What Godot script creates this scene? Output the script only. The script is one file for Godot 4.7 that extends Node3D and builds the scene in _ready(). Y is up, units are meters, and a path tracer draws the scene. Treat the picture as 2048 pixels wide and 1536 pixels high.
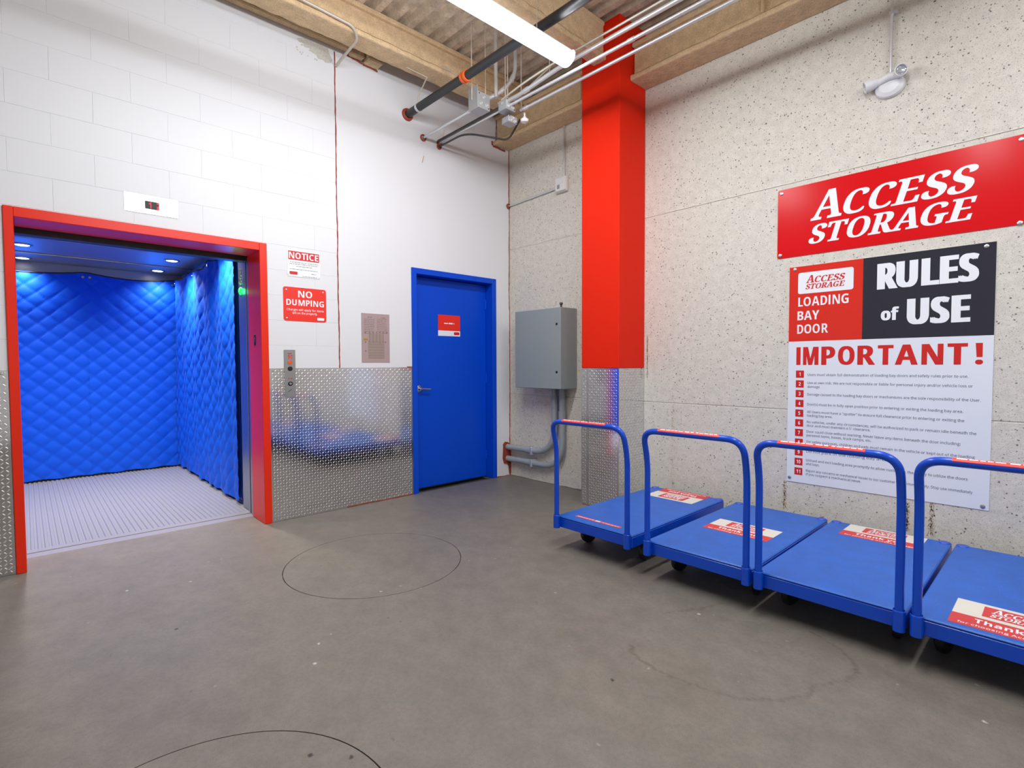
extends Node3D
# Storage facility loading area: freight elevator in a white block wall, blue service door,
# precast concrete wall with signs, red column and a row of blue platform carts.
# World: white wall is the plane z = 0 (faces +z), concrete wall is the plane x = 0 (faces -x), floor y = 0.

const DECK_Y := 4.08
var M := {}
var used := {}
var rng := RandomNumberGenerator.new()
var cap_cache := {}

# ------------------------------------------------------------------ mesh collector
class MB:
	var v := PackedVector3Array()
	var n := PackedVector3Array()
	var t := PackedVector2Array()
	var t2 := PackedVector2Array()
	func tri(a: Vector3, b: Vector3, c: Vector3, na: Vector3, nb: Vector3, nc: Vector3, ua := Vector2.ZERO, ub := Vector2.ZERO, uc := Vector2.ZERO) -> void:
		if (b - a).cross(c - a).dot(na + nb + nc) > 0.0:
			v.append(a); v.append(c); v.append(b)
			n.append(na); n.append(nc); n.append(nb)
			t.append(ua); t.append(uc); t.append(ub)
		else:
			v.append(a); v.append(b); v.append(c)
			n.append(na); n.append(nb); n.append(nc)
			t.append(ua); t.append(ub); t.append(uc)
	func flat(a: Vector3, b: Vector3, c: Vector3, nn: Vector3) -> void:
		tri(a, b, c, nn, nn, nn)
	func quad(a: Vector3, b: Vector3, c: Vector3, d: Vector3, nn: Vector3) -> void:
		tri(a, b, c, nn, nn, nn, Vector2(0, 1), Vector2(1, 1), Vector2(1, 0))
		tri(a, c, d, nn, nn, nn, Vector2(0, 1), Vector2(1, 0), Vector2(0, 0))
	func box(c: Vector3, s: Vector3, bev := 0.0, basis := Basis.IDENTITY) -> void:
		var h := s * 0.5
		var b: float = min(bev, min(h.x, min(h.y, h.z)) * 0.9)
		for ax in 3:
			var u := (ax + 1) % 3
			var w := (ax + 2) % 3
			for sg in [-1.0, 1.0]:
				var nn := Vector3.ZERO
				nn[ax] = sg
				var p := []
				for k in [[-1, -1], [1, -1], [1, 1], [-1, 1]]:
					var q := Vector3.ZERO
					q[ax] = sg * h[ax]
					q[u] = k[0] * (h[u] - b)
					q[w] = k[1] * (h[w] - b)
					p.append(c + basis * q)
				quad(p[0], p[1], p[2], p[3], basis * nn)
			if b > 0.0:
				for su in [-1.0, 1.0]:
					for sw in [-1.0, 1.0]:
						var nn := Vector3.ZERO
						nn[u] = su
						nn[w] = sw
						nn = nn.normalized()
						var p := []
						for k in [[-1, 0], [1, 0], [1, 1], [-1, 1]]:
							var q := Vector3.ZERO
							q[ax] = k[0] * (h[ax] - b)
							q[u] = su * (h[u] - (b if k[1] == 0 else 0.0))
							q[w] = sw * (h[w] - (0.0 if k[1] == 0 else b))
							p.append(c + basis * q)
						quad(p[0], p[1], p[2], p[3], basis * nn)
		if b > 0.0:
			for sx in [-1.0, 1.0]:
				for sy in [-1.0, 1.0]:
					for sz in [-1.0, 1.0]:
						var sgn := Vector3(sx, sy, sz)
						var a1 := sgn * Vector3(h.x, h.y - b, h.z - b)
						var a2 := sgn * Vector3(h.x - b, h.y, h.z - b)
						var a3 := sgn * Vector3(h.x - b, h.y - b, h.z)
						flat(c + basis * a1, c + basis * a2, c + basis * a3, (basis * sgn).normalized())
	func box2(a: Vector3, b: Vector3, bev := 0.0) -> void:
		box((a + b) * 0.5, (b - a).abs(), bev)
	# swept round bar along points; radius may be one number
	func tube(pts: Array, r: float, sides := 12, caps := true, a0 := 0.0, a1 := TAU) -> void:
		var rings := []
		var nrm := []
		var dirs := []
		for i in pts.size():
			var d: Vector3
			if i == 0: d = pts[1] - pts[0]
			elif i == pts.size() - 1: d = pts[i] - pts[i - 1]
			else: d = (pts[i + 1] - pts[i]).normalized() + (pts[i] - pts[i - 1]).normalized()
			dirs.append(d.normalized())
		var up := Vector3.UP if absf(dirs[0].y) < 0.9 else Vector3.RIGHT
		var u: Vector3 = (up - dirs[0] * up.dot(dirs[0])).normalized()
		for i in pts.size():
			u = (u - dirs[i] * u.dot(dirs[i])).normalized()
			var w: Vector3 = dirs[i].cross(u)
			var ring := []
			var nr := []
			for k in sides + 1:
				var a: float = lerp(a0, a1, float(k) / sides)
				var o: Vector3 = u * cos(a) + w * sin(a)
				ring.append(pts[i] + o * r)
				nr.append(o)
			rings.append(ring)
			nrm.append(nr)
		for i in pts.size() - 1:
			for k in sides:
				tri(rings[i][k], rings[i][k + 1], rings[i + 1][k + 1], nrm[i][k], nrm[i][k + 1], nrm[i + 1][k + 1])
				tri(rings[i][k], rings[i + 1][k + 1], rings[i + 1][k], nrm[i][k], nrm[i + 1][k + 1], nrm[i + 1][k])
		if caps:
			for e in [0, pts.size() - 1]:
				var nn: Vector3 = -dirs[0] if e == 0 else dirs[e]
				for k in sides:
					flat(pts[e], rings[e][k], rings[e][k + 1], nn)
	# surface of revolution: profile of (radius, height) along axis from origin o
	func lathe(o: Vector3, axis: Vector3, prof: Array, sides := 20, sq := 1.0) -> void:
		axis = axis.normalized()
		var up := Vector3.UP if absf(axis.y) < 0.9 else Vector3.RIGHT
		var u := (up - axis * up.dot(axis)).normalized()
		var w := axis.cross(u)
		for i in prof.size() - 1:
			var p: Vector2 = prof[i]
			var q: Vector2 = prof[i + 1]
			var dn := Vector2(q.y - p.y, -(q.x - p.x)).normalized()
			for k in sides:
				var a := TAU * k / sides
				var b := TAU * (k + 1) / sides
				var ra := u * cos(a) * sq + w * sin(a)
				var rb := u * cos(b) * sq + w * sin(b)
				var na := (ra * dn.x + axis * dn.y).normalized()
				var nb := (rb * dn.x + axis * dn.y).normalized()
				var p0 := o + ra * p.x + axis * p.y
				var p1 := o + rb * p.x + axis * p.y
				var q0 := o + ra * q.x + axis * q.y
				var q1 := o + rb * q.x + axis * q.y
				if p.x > 1e-6: tri(p0, p1, q1, na, nb, nb)
				if q.x > 1e-6: tri(p0, q1, q0, na, nb, na)
	# extruded polygon: pts are 2-D in the plane of basis x,y; thickness along basis z
	func prism(pts: PackedVector2Array, xf: Transform3D, depth: float) -> void:
		var idx := Geometry2D.triangulate_polygon(pts)
		var nn := xf.basis.z.normalized()
		for i in range(0, idx.size(), 3):
			var a := pts[idx[i]]; var b := pts[idx[i + 1]]; var c := pts[idx[i + 2]]
			flat(xf * Vector3(a.x, a.y, depth), xf * Vector3(b.x, b.y, depth), xf * Vector3(c.x, c.y, depth), nn)
			flat(xf * Vector3(a.x, a.y, 0), xf * Vector3(b.x, b.y, 0), xf * Vector3(c.x, c.y, 0), -nn)
		var cw := Geometry2D.is_polygon_clockwise(pts)
		for i in pts.size():
			var a := pts[i]
			var b := pts[(i + 1) % pts.size()]
			var e := b - a
			var o := Vector3(e.y, -e.x, 0) * (-1.0 if cw else 1.0)
			quad(xf * Vector3(a.x, a.y, 0), xf * Vector3(b.x, b.y, 0), xf * Vector3(b.x, b.y, depth), xf * Vector3(a.x, a.y, depth), (xf.basis * o).normalized())
	func mesh() -> ArrayMesh:
		var arr := []
		arr.resize(Mesh.ARRAY_MAX)
		arr[Mesh.ARRAY_VERTEX] = v
		arr[Mesh.ARRAY_NORMAL] = n
		arr[Mesh.ARRAY_TEX_UV] = t
		if t2.size() == v.size(): arr[Mesh.ARRAY_TEX_UV2] = t2
		var m := ArrayMesh.new()
		m.add_surface_from_arrays(Mesh.PRIMITIVE_TRIANGLES, arr)
		return m

# ------------------------------------------------------------------ naming helpers
func numbered(called: String) -> String:
	if not used.has(called):
		used[called] = 0
		return called
	used[called] += 1
	return "%s_%03d" % [called, used[called]]

func obj(called: String, mb: MB, m: Material, parent: Node = self) -> MeshInstance3D:
	return inst(called, mb.mesh(), m, parent)

func inst(called: String, mesh: Mesh, m: Material, parent: Node = self) -> MeshInstance3D:
	var o := MeshInstance3D.new()
	o.mesh = mesh
	o.material_override = m
	o.name = numbered(called) if parent == self else called
	parent.add_child(o, true)
	return o

func tag(o: Node, label: String, category: String, group := "") -> void:
	o.set_meta("label", label)
	o.set_meta("category", category)
	if group: o.set_meta("group", group)

func thing(called: String, label: String, category: String, at := Vector3.ZERO, group := "") -> Node3D:
	var o := Node3D.new()
	o.name = numbered(called)
	add_child(o, true)
	o.position = at
	tag(o, label, category, group)
	return o

func structure(called: String) -> Node3D:
	var o := Node3D.new()
	o.name = numbered(called)
	add_child(o, true)
	o.set_meta("kind", "structure")
	return o

func bx(a: Vector3, b: Vector3, bev := 0.0) -> MB:
	var m := MB.new()
	m.box2(a, b, bev)
	return m

func tb(pts: Array, r: float, sides := 12) -> MB:
	var m := MB.new()
	m.tube(pts, r, sides)
	return m

func lt(o: Vector3, axis: Vector3, prof: Array, sides := 20, sq := 1.0) -> MB:
	var m := MB.new()
	m.lathe(o, axis, prof, sides, sq)
	return m

# rounds the corners of a polyline
func bend(pts: Array, r: float, steps := 7) -> Array:
	var out := [pts[0]]
	for i in range(1, pts.size() - 1):
		var a: Vector3 = pts[i - 1]; var b: Vector3 = pts[i]; var c: Vector3 = pts[i + 1]
		var l: float = min(r, min((a - b).length(), (c - b).length()) * 0.48)
		var p := b + (a - b).normalized() * l
		var q := b + (c - b).normalized() * l
		for k in steps + 1:
			var f := float(k) / steps
			out.append(p.lerp(b, f).lerp(b.lerp(q, f), f))
	out.append(pts[-1])
	return out

# ------------------------------------------------------------------ lettering
func font(serif := false, bold := true) -> Font:
	var f := SystemFont.new()
	f.font_names = PackedStringArray(["Droid Serif" if serif else "Droid Sans"])
	f.font_weight = 700 if bold else 400
	return f

func glyphs(s: String, f: Font, size: int) -> Array:
	var tm := TextMesh.new()
	tm.text = s
	tm.font = f
	tm.font_size = size
	tm.pixel_size = 0.01
	tm.depth = 0.01
	tm.curve_step = 1.0
	return tm.get_mesh_arrays()

# (a small l stands for the capital I, whose bars the photographed lettering lacks)
# adds text to mb so that it spans x0..x1, capitals span y0..y1 in the plane of xf
func write(mb: MB, s: String, xf: Transform3D, x0: float, x1: float, y0: float, y1: float, serif := false, shear := 0.0, bold := true, fat := 0.0, size := 40) -> void:
	if fat > 0.0:   # heavier strokes: the same print three times, a hair apart
		for k in [-1.0, 0.0, 1.0]:
			write(mb, s, xf.translated_local(Vector3(0, 0, 0.00025 * (k + 1.0))), x0 + fat * (1.0 + k), x1 - fat * (1.0 - k), y0, y1, serif, shear, bold, 0.0, size)
		return
	var f := font(serif, bold)
	var key := "%s%s%s" % [serif, bold, size]
	if not cap_cache.has(key):
		var lo0 := 1e9
		var hi0 := -1e9
		for p in glyphs("H", f, size)[Mesh.ARRAY_VERTEX]:
			lo0 = min(lo0, p.y); hi0 = max(hi0, p.y)
		cap_cache[key] = Vector2(lo0, hi0)
	var cap: Vector2 = cap_cache[key]
	var arr := glyphs(s, f, size)
	var vs: PackedVector3Array = arr[Mesh.ARRAY_VERTEX]
	var ns: PackedVector3Array = arr[Mesh.ARRAY_NORMAL]
	var ix: PackedInt32Array = arr[Mesh.ARRAY_INDEX]
	var lo := 1e9
	var hi := -1e9
	for i in vs.size():
		vs[i].y = (vs[i].y - cap.x) / (cap.y - cap.x)
		vs[i].x = vs[i].x + shear * vs[i].y * (cap.y - cap.x)
		lo = min(lo, vs[i].x); hi = max(hi, vs[i].x)
	for i in vs.size():
		var p := vs[i]
		vs[i] = xf * Vector3(x0 + (p.x - lo) / (hi - lo) * (x1 - x0), y0 + p.y * (y1 - y0), (p.z + 0.005) * 0.06)
	for i in range(0, ix.size(), 3):
		var nn := (xf.basis * ns[ix[i]]).normalized()
		mb.flat(vs[ix[i]], vs[ix[i + 1]], vs[ix[i + 2]], nn)

func slab(mb: MB, xf: Transform3D, x0: float, x1: float, y0: float, y1: float, z0: float, z1: float, bev := 0.0) -> void:
	mb.box(xf * Vector3((x0 + x1) / 2, (y0 + y1) / 2, (z0 + z1) / 2), Vector3(x1 - x0, y1 - y0, z1 - z0), bev, xf.basis)

func round_rect(x0: float, x1: float, y0: float, y1: float, r: float) -> PackedVector2Array:
	var p := PackedVector2Array()
	for c in [[x1 - r, y1 - r, 0.0], [x0 + r, y1 - r, 90.0], [x0 + r, y0 + r, 180.0], [x1 - r, y0 + r, 270.0]]:
		for k in 6:
			var a := deg_to_rad(c[2] + 18.0 * k)
			p.append(Vector2(c[0] + r * cos(a), c[1] + r * sin(a)))
	return p

# rows of short printed marks (lettering too small to read in the photograph)
func marks(mb: MB, xf: Transform3D, x0: float, x1: float, y: float, h: float, z: float) -> void:
	var x := x0
	while x < x1 - 0.004:
		var w: float = min(rng.randf_range(1.2, 4.5) * h, x1 - x)
		slab(mb, xf, x, x + w, y, y + h * rng.randf_range(0.7, 1.0), z, z + 0.0004)
		x += w + h * 0.7

# ------------------------------------------------------------------ textures and materials
func noise(freq: float, oct: int, seed_: int, w: int, h: int) -> PackedByteArray:
	var f := FastNoiseLite.new()
	f.noise_type = FastNoiseLite.TYPE_SIMPLEX_SMOOTH
	f.frequency = freq
	f.fractal_octaves = oct
	f.seed = seed_
	var im := f.get_seamless_image(w, h, false, false, 0.1, true)
	im.convert(Image.FORMAT_L8)
	return im.get_data()

func tex(data: PackedByteArray, w: int, h: int) -> ImageTexture:
	var im := Image.create_from_data(w, h, false, Image.FORMAT_RGB8, data)
	return ImageTexture.create_from_image(im)

func gray_tex(freq: float, oct: int, seed_: int, w: int) -> ImageTexture:
	var im := Image.create_from_data(w, w, false, Image.FORMAT_L8, noise(freq, oct, seed_, w, w))
	return ImageTexture.create_from_image(im)

func dot(d: PackedByteArray, w: int, h: int, x: float, y: float, r: float, c: Color, a: float, rag := 0.0) -> void:
	for j in range(int(y - r - 1), int(y + r + 2)):
		for i in range(int(x - r - 1), int(x + r + 2)):
			var q := Vector2(i - x, j - y).length() + rag * rng.randf_range(-1, 1)
			if q > r: continue
			var k := (posmod(j, h) * w + posmod(i, w)) * 3
			d[k] = int(lerp(float(d[k]), c.r8 * 1.0, a))
			d[k + 1] = int(lerp(float(d[k + 1]), c.g8 * 1.0, a))
			d[k + 2] = int(lerp(float(d[k + 2]), c.b8 * 1.0, a))

# one tile: base colour times two noises, amounts in percent
func tile(w: int, base: Color, f1: float, a1: float, f2: float, a2: float, seed_: int) -> PackedByteArray:
	var n1 := noise(f1, 2, seed_, w, w)
	var n2 := noise(f2, 3, seed_ + 7, w, w)
	var d := PackedByteArray()
	d.resize(w * w * 3)
	for i in w * w:
		var g := 1.0 + (n1[i] - 128) / 128.0 * a1 + (n2[i] - 128) / 128.0 * a2
		d[i * 3] = clampi(int(base.r8 * g), 0, 255)
		d[i * 3 + 1] = clampi(int(base.g8 * g), 0, 255)
		d[i * 3 + 2] = clampi(int(base.b8 * g), 0, 255)
	return d

func mat(c: Color, rough: float, metal := 0.0, spec := 0.5) -> StandardMaterial3D:
	var m := StandardMaterial3D.new()
	m.albedo_color = c
	m.roughness = rough
	m.metallic = metal
	m.metallic_specular = spec
	return m

func tri_tex(m: StandardMaterial3D, t: Texture2D, metres: float, world := true) -> StandardMaterial3D:
	m.albedo_texture = t
	m.uv1_triplanar = true
	m.uv1_world_triplanar = world
	m.uv1_scale = Vector3.ONE / metres
	return m

func relief(m: StandardMaterial3D, t: Texture2D, cm: float, metres := 0.0) -> StandardMaterial3D:
	m.heightmap_enabled = true
	m.heightmap_texture = t
	m.heightmap_scale = cm
	if metres > 0.0:
		m.uv1_triplanar = true
		m.uv1_world_triplanar = true
		m.uv1_scale = Vector3.ONE / metres
	return m

func rgb(r: int, g: int, b: int) -> Color:
	return Color8(r, g, b)

func make_materials() -> void:
	var grain := gray_tex(0.09, 3, 3, 512)
	# precast concrete with exposed dark aggregate
	var w := 1024
	var d := tile(w, rgb(217, 212, 201), 0.35, 0.12, 0.02, 0.035, 11)
	for i in 20000:
		dot(d, w, w, rng.randf() * w, rng.randf() * w, rng.randf_range(0.7, 1.6), rgb(158, 149, 137), rng.randf_range(0.25, 0.65))
	for i in 5000:
		dot(d, w, w, rng.randf() * w, rng.randf() * w, rng.randf_range(0.8, 1.8), rgb(228, 222, 212), rng.randf_range(0.3, 0.7))
	for i in 1000:
		dot(d, w, w, rng.randf() * w, rng.randf() * w, rng.randf_range(1.4, 2.6), rgb(92, 84, 78), rng.randf_range(0.5, 0.85), 0.5)
	for i in 170:
		dot(d, w, w, rng.randf() * w, rng.randf() * w, rng.randf_range(2.0, 3.3), rgb(74, 68, 64), rng.randf_range(0.6, 0.9), 0.8)
	M.concrete = relief(tri_tex(mat(Color.WHITE, 0.85), tex(d, w, w), 1.6), grain, 0.12)
	# same concrete carrying rust runs
	M.rust_run = mat(rgb(198, 180, 154), 0.9)
	# white painted block and plaster
	M.white = mat(rgb(224, 225, 228), 0.5)
	M.white_block = mat(rgb(224, 225, 228), 0.5)
	M.bare_patch = tri_tex(mat(Color.WHITE, 0.9), tex(tile(256, rgb(196, 192, 182), 0.2, 0.1, 0.05, 0.06, 21), 256, 256), 0.4)
	M.seam_glint = mat(rgb(232, 228, 218), 0.8)  # pale tone holds the light caught along the upper seam
	M.plain_wall = mat(rgb(238, 237, 234), 0.8)
	M.caulk = mat(rgb(150, 58, 38), 0.6)
	M.grey_caulk = mat(rgb(120, 116, 110), 0.8)
	# sprayed tan fireproofing
	M.spray = relief(tri_tex(mat(Color.WHITE, 0.95), tex(tile(512, rgb(212, 184, 146), 0.12, 0.09, 0.02, 0.06, 31), 512, 512), 0.9), gray_tex(0.05, 4, 33, 512), 0.3)
	M.spray_smooth = tri_tex(mat(Color.WHITE, 0.95), M.spray.albedo_texture, 0.9)
	M.deck = tri_tex(mat(Color.WHITE, 0.9), tex(tile(512, rgb(200, 182, 160), 0.1, 0.08, 0.015, 0.16, 41), 512, 512), 1.3)
	# metals
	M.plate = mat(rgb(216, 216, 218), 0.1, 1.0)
	M.tread = mat(rgb(240, 240, 240), 0.36, 0.9)  # brighter than the sheet: the light treads catch is put into the colour
	M.steel = mat(rgb(176, 176, 174), 0.32, 1.0)
	M.car_steel = mat(rgb(186, 188, 192), 0.35, 0.6)
	M.aluminium = mat(rgb(170, 168, 166), 0.34, 0.35)
	M.galv = mat(rgb(216, 218, 220), 0.3, 0.6)
	M.galv_box = mat(rgb(184, 188, 190), 0.45, 0.5)
	M.wire = mat(rgb(205, 196, 182), 0.5, 0.4)
	M.chrome = mat(rgb(205, 202, 198), 0.2, 1.0)
	M.screw = mat(rgb(200, 200, 200), 0.3, 1.0)
	M.black_pipe = mat(rgb(40, 41, 44), 0.4)
	M.dark_wire = mat(rgb(70, 64, 62), 0.5)
	M.orange = mat(rgb(226, 96, 38), 0.45)
	M.pvc = mat(rgb(158, 165, 170), 0.45)
	M.cabinet = mat(rgb(146, 155, 155), 0.42)
	M.cabinet.clearcoat_enabled = false
	M.black = mat(rgb(16, 16, 18), 0.5)
	M.dark = mat(rgb(92, 90, 88), 0.8)
	M.rubber = mat(rgb(30, 32, 36), 0.55)
	# paints
	M.red_frame = mat(rgb(232, 44, 14), 0.3, 0.0, 0.4)
	M.red_column = mat(rgb(232, 40, 14), 0.5, 0.0, 0.25)
	M.blue_door = mat(rgb(0, 72, 204), 0.42, 0.0, 0.35)
	M.blue_cart = mat(rgb(0, 72, 200), 0.3, 0.0, 0.4)
	M.blue_cart.clearcoat_enabled = true
	M.blue_cart.clearcoat = 0.4
	M.blue_cart.clearcoat_roughness = 0.2
	var dk := tile(512, rgb(14, 94, 194), 0.2, 0.05, 0.015, 0.05, 61)
	for i in 420:
		dot(dk, 512, 512, rng.randf() * 512, rng.randf() * 512, rng.randf_range(0.5, 1.1), rgb(150, 176, 214), rng.randf_range(0.2, 0.6))
	for i in 60:
		dot(dk, 512, 512, rng.randf() * 512, rng.randf() * 512, rng.randf_range(0.6, 1.6), rgb(12, 36, 80), rng.randf_range(0.3, 0.7), 0.5)
	M.blue_deck = tri_tex(mat(Color.WHITE, 0.38), tex(dk, 512, 512), 1.1)
	M.chip = mat(rgb(62, 60, 58), 0.7)
	M.pad = mat(rgb(2, 84, 212), 0.55, 0.0, 0.35)
	M.pad.rim_enabled = true
	M.pad.rim = 0.3
	M.pad.rim_tint = 0.7
	# signs
	M.sign_red = mat(rgb(218, 20, 26), 0.2, 0.0, 0.3)
	M.sign_orange_red = mat(rgb(222, 46, 32), 0.2, 0.0, 0.45)
	M.sign_dark = mat(rgb(46, 46, 56), 0.2, 0.0, 0.45)
	M.sign_white = mat(rgb(232, 236, 244), 0.22, 0.0, 0.45)
	M.print_white = mat(rgb(240, 242, 246), 0.4)
	M.print_red = mat(rgb(212, 32, 28), 0.4)
	M.print_dark = mat(rgb(72, 80, 98), 0.5)
	M.print_grey = mat(rgb(150, 150, 156), 0.6)
	M.notice_red = mat(rgb(206, 26, 30), 0.4)
	M.dump_red = mat(rgb(236, 44, 30), 0.4)
	M.sticker_white = mat(rgb(226, 222, 210), 0.5)
	M.sticker_red = mat(rgb(214, 60, 58), 0.5)
	M.strip_red = mat(rgb(244, 62, 50), 0.4)
	M.map_brown = mat(rgb(172, 150, 150), 0.4)
	M.map_dark = mat(rgb(132, 112, 108), 0.6)
	M.map_mid = mat(rgb(156, 138, 130), 0.6)
	M.map_yellow = mat(rgb(158, 130, 44), 0.6)
	M.alarm = mat(rgb(226, 224, 222), 0.4)
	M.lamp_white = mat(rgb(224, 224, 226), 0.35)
	M.ember_glass = mat(rgb(206, 208, 214), 0.1, 0.6)
	# things that give off light
	M.diffuser = mat(rgb(250, 250, 250), 0.5)
	M.diffuser.emission_enabled = true
	M.diffuser.emission = Color(0.97, 0.985, 1.0)
	M.diffuser.emission_energy_multiplier = 3.0
	M.downlight = mat(rgb(250, 250, 250), 0.5)
	M.downlight.emission_enabled = true
	M.downlight.emission = Color(1.0, 0.97, 0.91)
	M.downlight.emission_energy_multiplier = 6.0
	M.red_led = mat(rgb(60, 0, 8), 0.5)
	M.red_led.emission_enabled = true
	M.red_led.emission = Color(1.0, 0.06, 0.14)
	M.red_led.emission_energy_multiplier = 1.1
	M.green_led = mat(rgb(20, 90, 40), 0.4)
	M.green_led.emission_enabled = true
	M.green_led.emission = Color(0.12, 1.0, 0.35)
	M.green_led.emission_energy_multiplier = 2.2
	# floor: wide colour map (6.6 x 7.6 m) with a fine tile multiplied over it
	M.floor = floor_material()

func floor_material() -> StandardMaterial3D:
	var w := 1024
	var d := tile(w, rgb(124, 117, 108), 0.02, 0.04, 0.06, 0.05, 71)
	var n3 := noise(0.006, 2, 77, w, w)
	for i in w * w:   # slow drift between greyer and browner cement
		var g := (n3[i] - 128) / 128.0
		d[i * 3] = clampi(int(d[i * 3] * (1.0 + 0.012 * g)), 0, 255)
		d[i * 3 + 2] = clampi(int(d[i * 3 + 2] * (1.0 - 0.014 * g)), 0, 255)
	var px := func(x: float, z: float) -> Vector2: return Vector2((x + 6.6) / 6.6 * w, z / 7.6 * w)
	# dried water marks
	var rings := [
		[Vector2(-2.051, 2.988), Vector2(-2.099, 3.026), Vector2(-2.13, 3.116), Vector2(-2.139, 3.213), Vector2(-2.113, 3.348), Vector2(-2.071, 3.484), Vector2(-1.97, 3.587), Vector2(-1.864, 3.647), Vector2(-1.79, 3.641), Vector2(-1.656, 3.716), Vector2(-1.567, 3.731), Vector2(-1.495, 3.702), Vector2(-1.425, 3.638), Vector2(-1.372, 3.544), Vector2(-1.35, 3.485)],
		[Vector2(-1.667, 2.934), Vector2(-1.552, 3.007), Vector2(-1.443, 3.058), Vector2(-1.362, 3.073)],
	]
	for r in rings:
		for i in r.size() - 1:
			var a: Vector2 = px.call(r[i].x, r[i].y)
			var b: Vector2 = px.call(r[i + 1].x, r[i + 1].y)
			for k in 14:
				var q := a.lerp(b, k / 14.0) + Vector2(rng.randf_range(-1, 1), rng.randf_range(-1, 1))
				dot(d, w, w, q.x, q.y, rng.randf_range(0.6, 1.5), rgb(98, 88, 76), rng.randf_range(0.12, 0.4))
	for k in 500:
		var q: Vector2 = px.call(rng.randf_range(-6.5, -0.1), rng.randf_range(0.05, 7.4))
		dot(d, w, w, q.x, q.y, rng.randf_range(0.3, 0.9), rgb(92, 84, 78) if k % 3 else rgb(196, 190, 180), rng.randf_range(0.3, 0.7))
	for s in [Vector2(-3.598, 0.745), Vector2(-3.315, 0.848), Vector2(-3.053, 2.02), Vector2(-3.128, 2.165), Vector2(-1.584, 4.113), Vector2(-1.564, 3.053), Vector2(-2.583, 1.728)]:
		var q: Vector2 = px.call(s.x, s.y)
		dot(d, w, w, q.x, q.y, 1.0, rgb(214, 208, 196), 0.9)
	for s in [Vector2(-3.348, 2.661), Vector2(-3.256, 2.759), Vector2(-3.491, 1.428), Vector2(-2.321, 3.086)]:
		var q: Vector2 = px.call(s.x, s.y)
		dot(d, w, w, q.x, q.y, 1.0, rgb(40, 36, 32), 0.9)
	var m := mat(Color.WHITE, 0.5)
	m.albedo_texture = tex(d, w, w)
	m.detail_enabled = true
	m.detail_blend_mode = BaseMaterial3D.BLEND_MODE_MUL
	m.detail_uv_layer = BaseMaterial3D.DETAIL_UV_2
	m.detail_albedo = tex(tile(512, rgb(248, 248, 248), 0.3, 0.09, 0.06, 0.05, 81), 512, 512)
	return m

# ------------------------------------------------------------------ scene
func _ready() -> void:
	rng.seed = 4711
	# camera
	var cam := Camera3D.new()
	cam.name = "camera"
	add_child(cam)
	cam.position = Vector3(-3.97753, 1.24374, 4.29292)
	cam.rotation = Vector3(-0.0371473, -0.7510476, -0.0041764)
	cam.fov = rad_to_deg(2.0 * atan(768.0 / 1044.084))
	cam.near = 0.05
	cam.far = 60.0
	cam.current = true
	# environment: closed room, nothing shines in
	var we := WorldEnvironment.new()
	we.name = "environment"
	var env := Environment.new()
	env.background_mode = Environment.BG_COLOR
	env.background_color = Color(0, 0, 0)
	env.tonemap_mode = Environment.TONE_MAPPER_LINEAR
	env.tonemap_exposure = 0.95
	env.sdfgi_enabled = true
	env.ssao_enabled = true
	env.ssil_enabled = true
	we.environment = env
	add_child(we)
	make_materials()
	# ceiling lights (their AreaLight3D is in the builder)
	linear_light(Vector3(-2.30, 3.42, 1.79), "long white linear ceiling light hanging beside the black pipe", 9.4)
	linear_light(Vector3(-2.30, 3.42, 3.68), "second long linear ceiling light, parallel to the one by the black pipe", 7.4)
	linear_light(Vector3(-2.30, 3.42, 5.57), "added third linear ceiling light, unseen, over the rear of the room", 7.4)  # this lamp is added out of view for its light
	build_room()
	build_elevator()
	build_door()
	build_ceiling_steel()
	build_pipes()
	build_column()
	build_plates()
	build_wall_signs()
	build_big_signs()
	build_cabinet()
	build_alarm_and_emergency_light()
	build_carts()

func area_light(parent: Node3D, at: Vector3, size: Vector2, energy: float, color: Color, tilt: float) -> void:
	var l := AreaLight3D.new()
	l.name = "area_light"
	l.area_size = size
	l.light_energy = energy
	l.light_color = color
	l.shadow_enabled = true
	l.set("area_range", 14.0)
	l.set("area_attenuation", 2.0)
	parent.add_child(l, true)
	l.position = at
	l.rotation_degrees = Vector3(-90.0 - tilt, 0, 0)   # tilt 0 shines straight down

func end_light(parent: Node3D, at: Vector3, s: float, energy: float, color: Color) -> void:
	var l := AreaLight3D.new()
	l.name = "end_light"
	l.area_size = Vector2(0.1, 0.06)
	l.light_energy = energy
	l.light_color = color
	l.shadow_enabled = true
	l.set("area_range", 14.0)
	l.set("area_attenuation", 2.0)
	parent.add_child(l, true)
	l.position = at
	l.rotation_degrees = Vector3(-38.0, -90.0 * s, 0)

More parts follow.
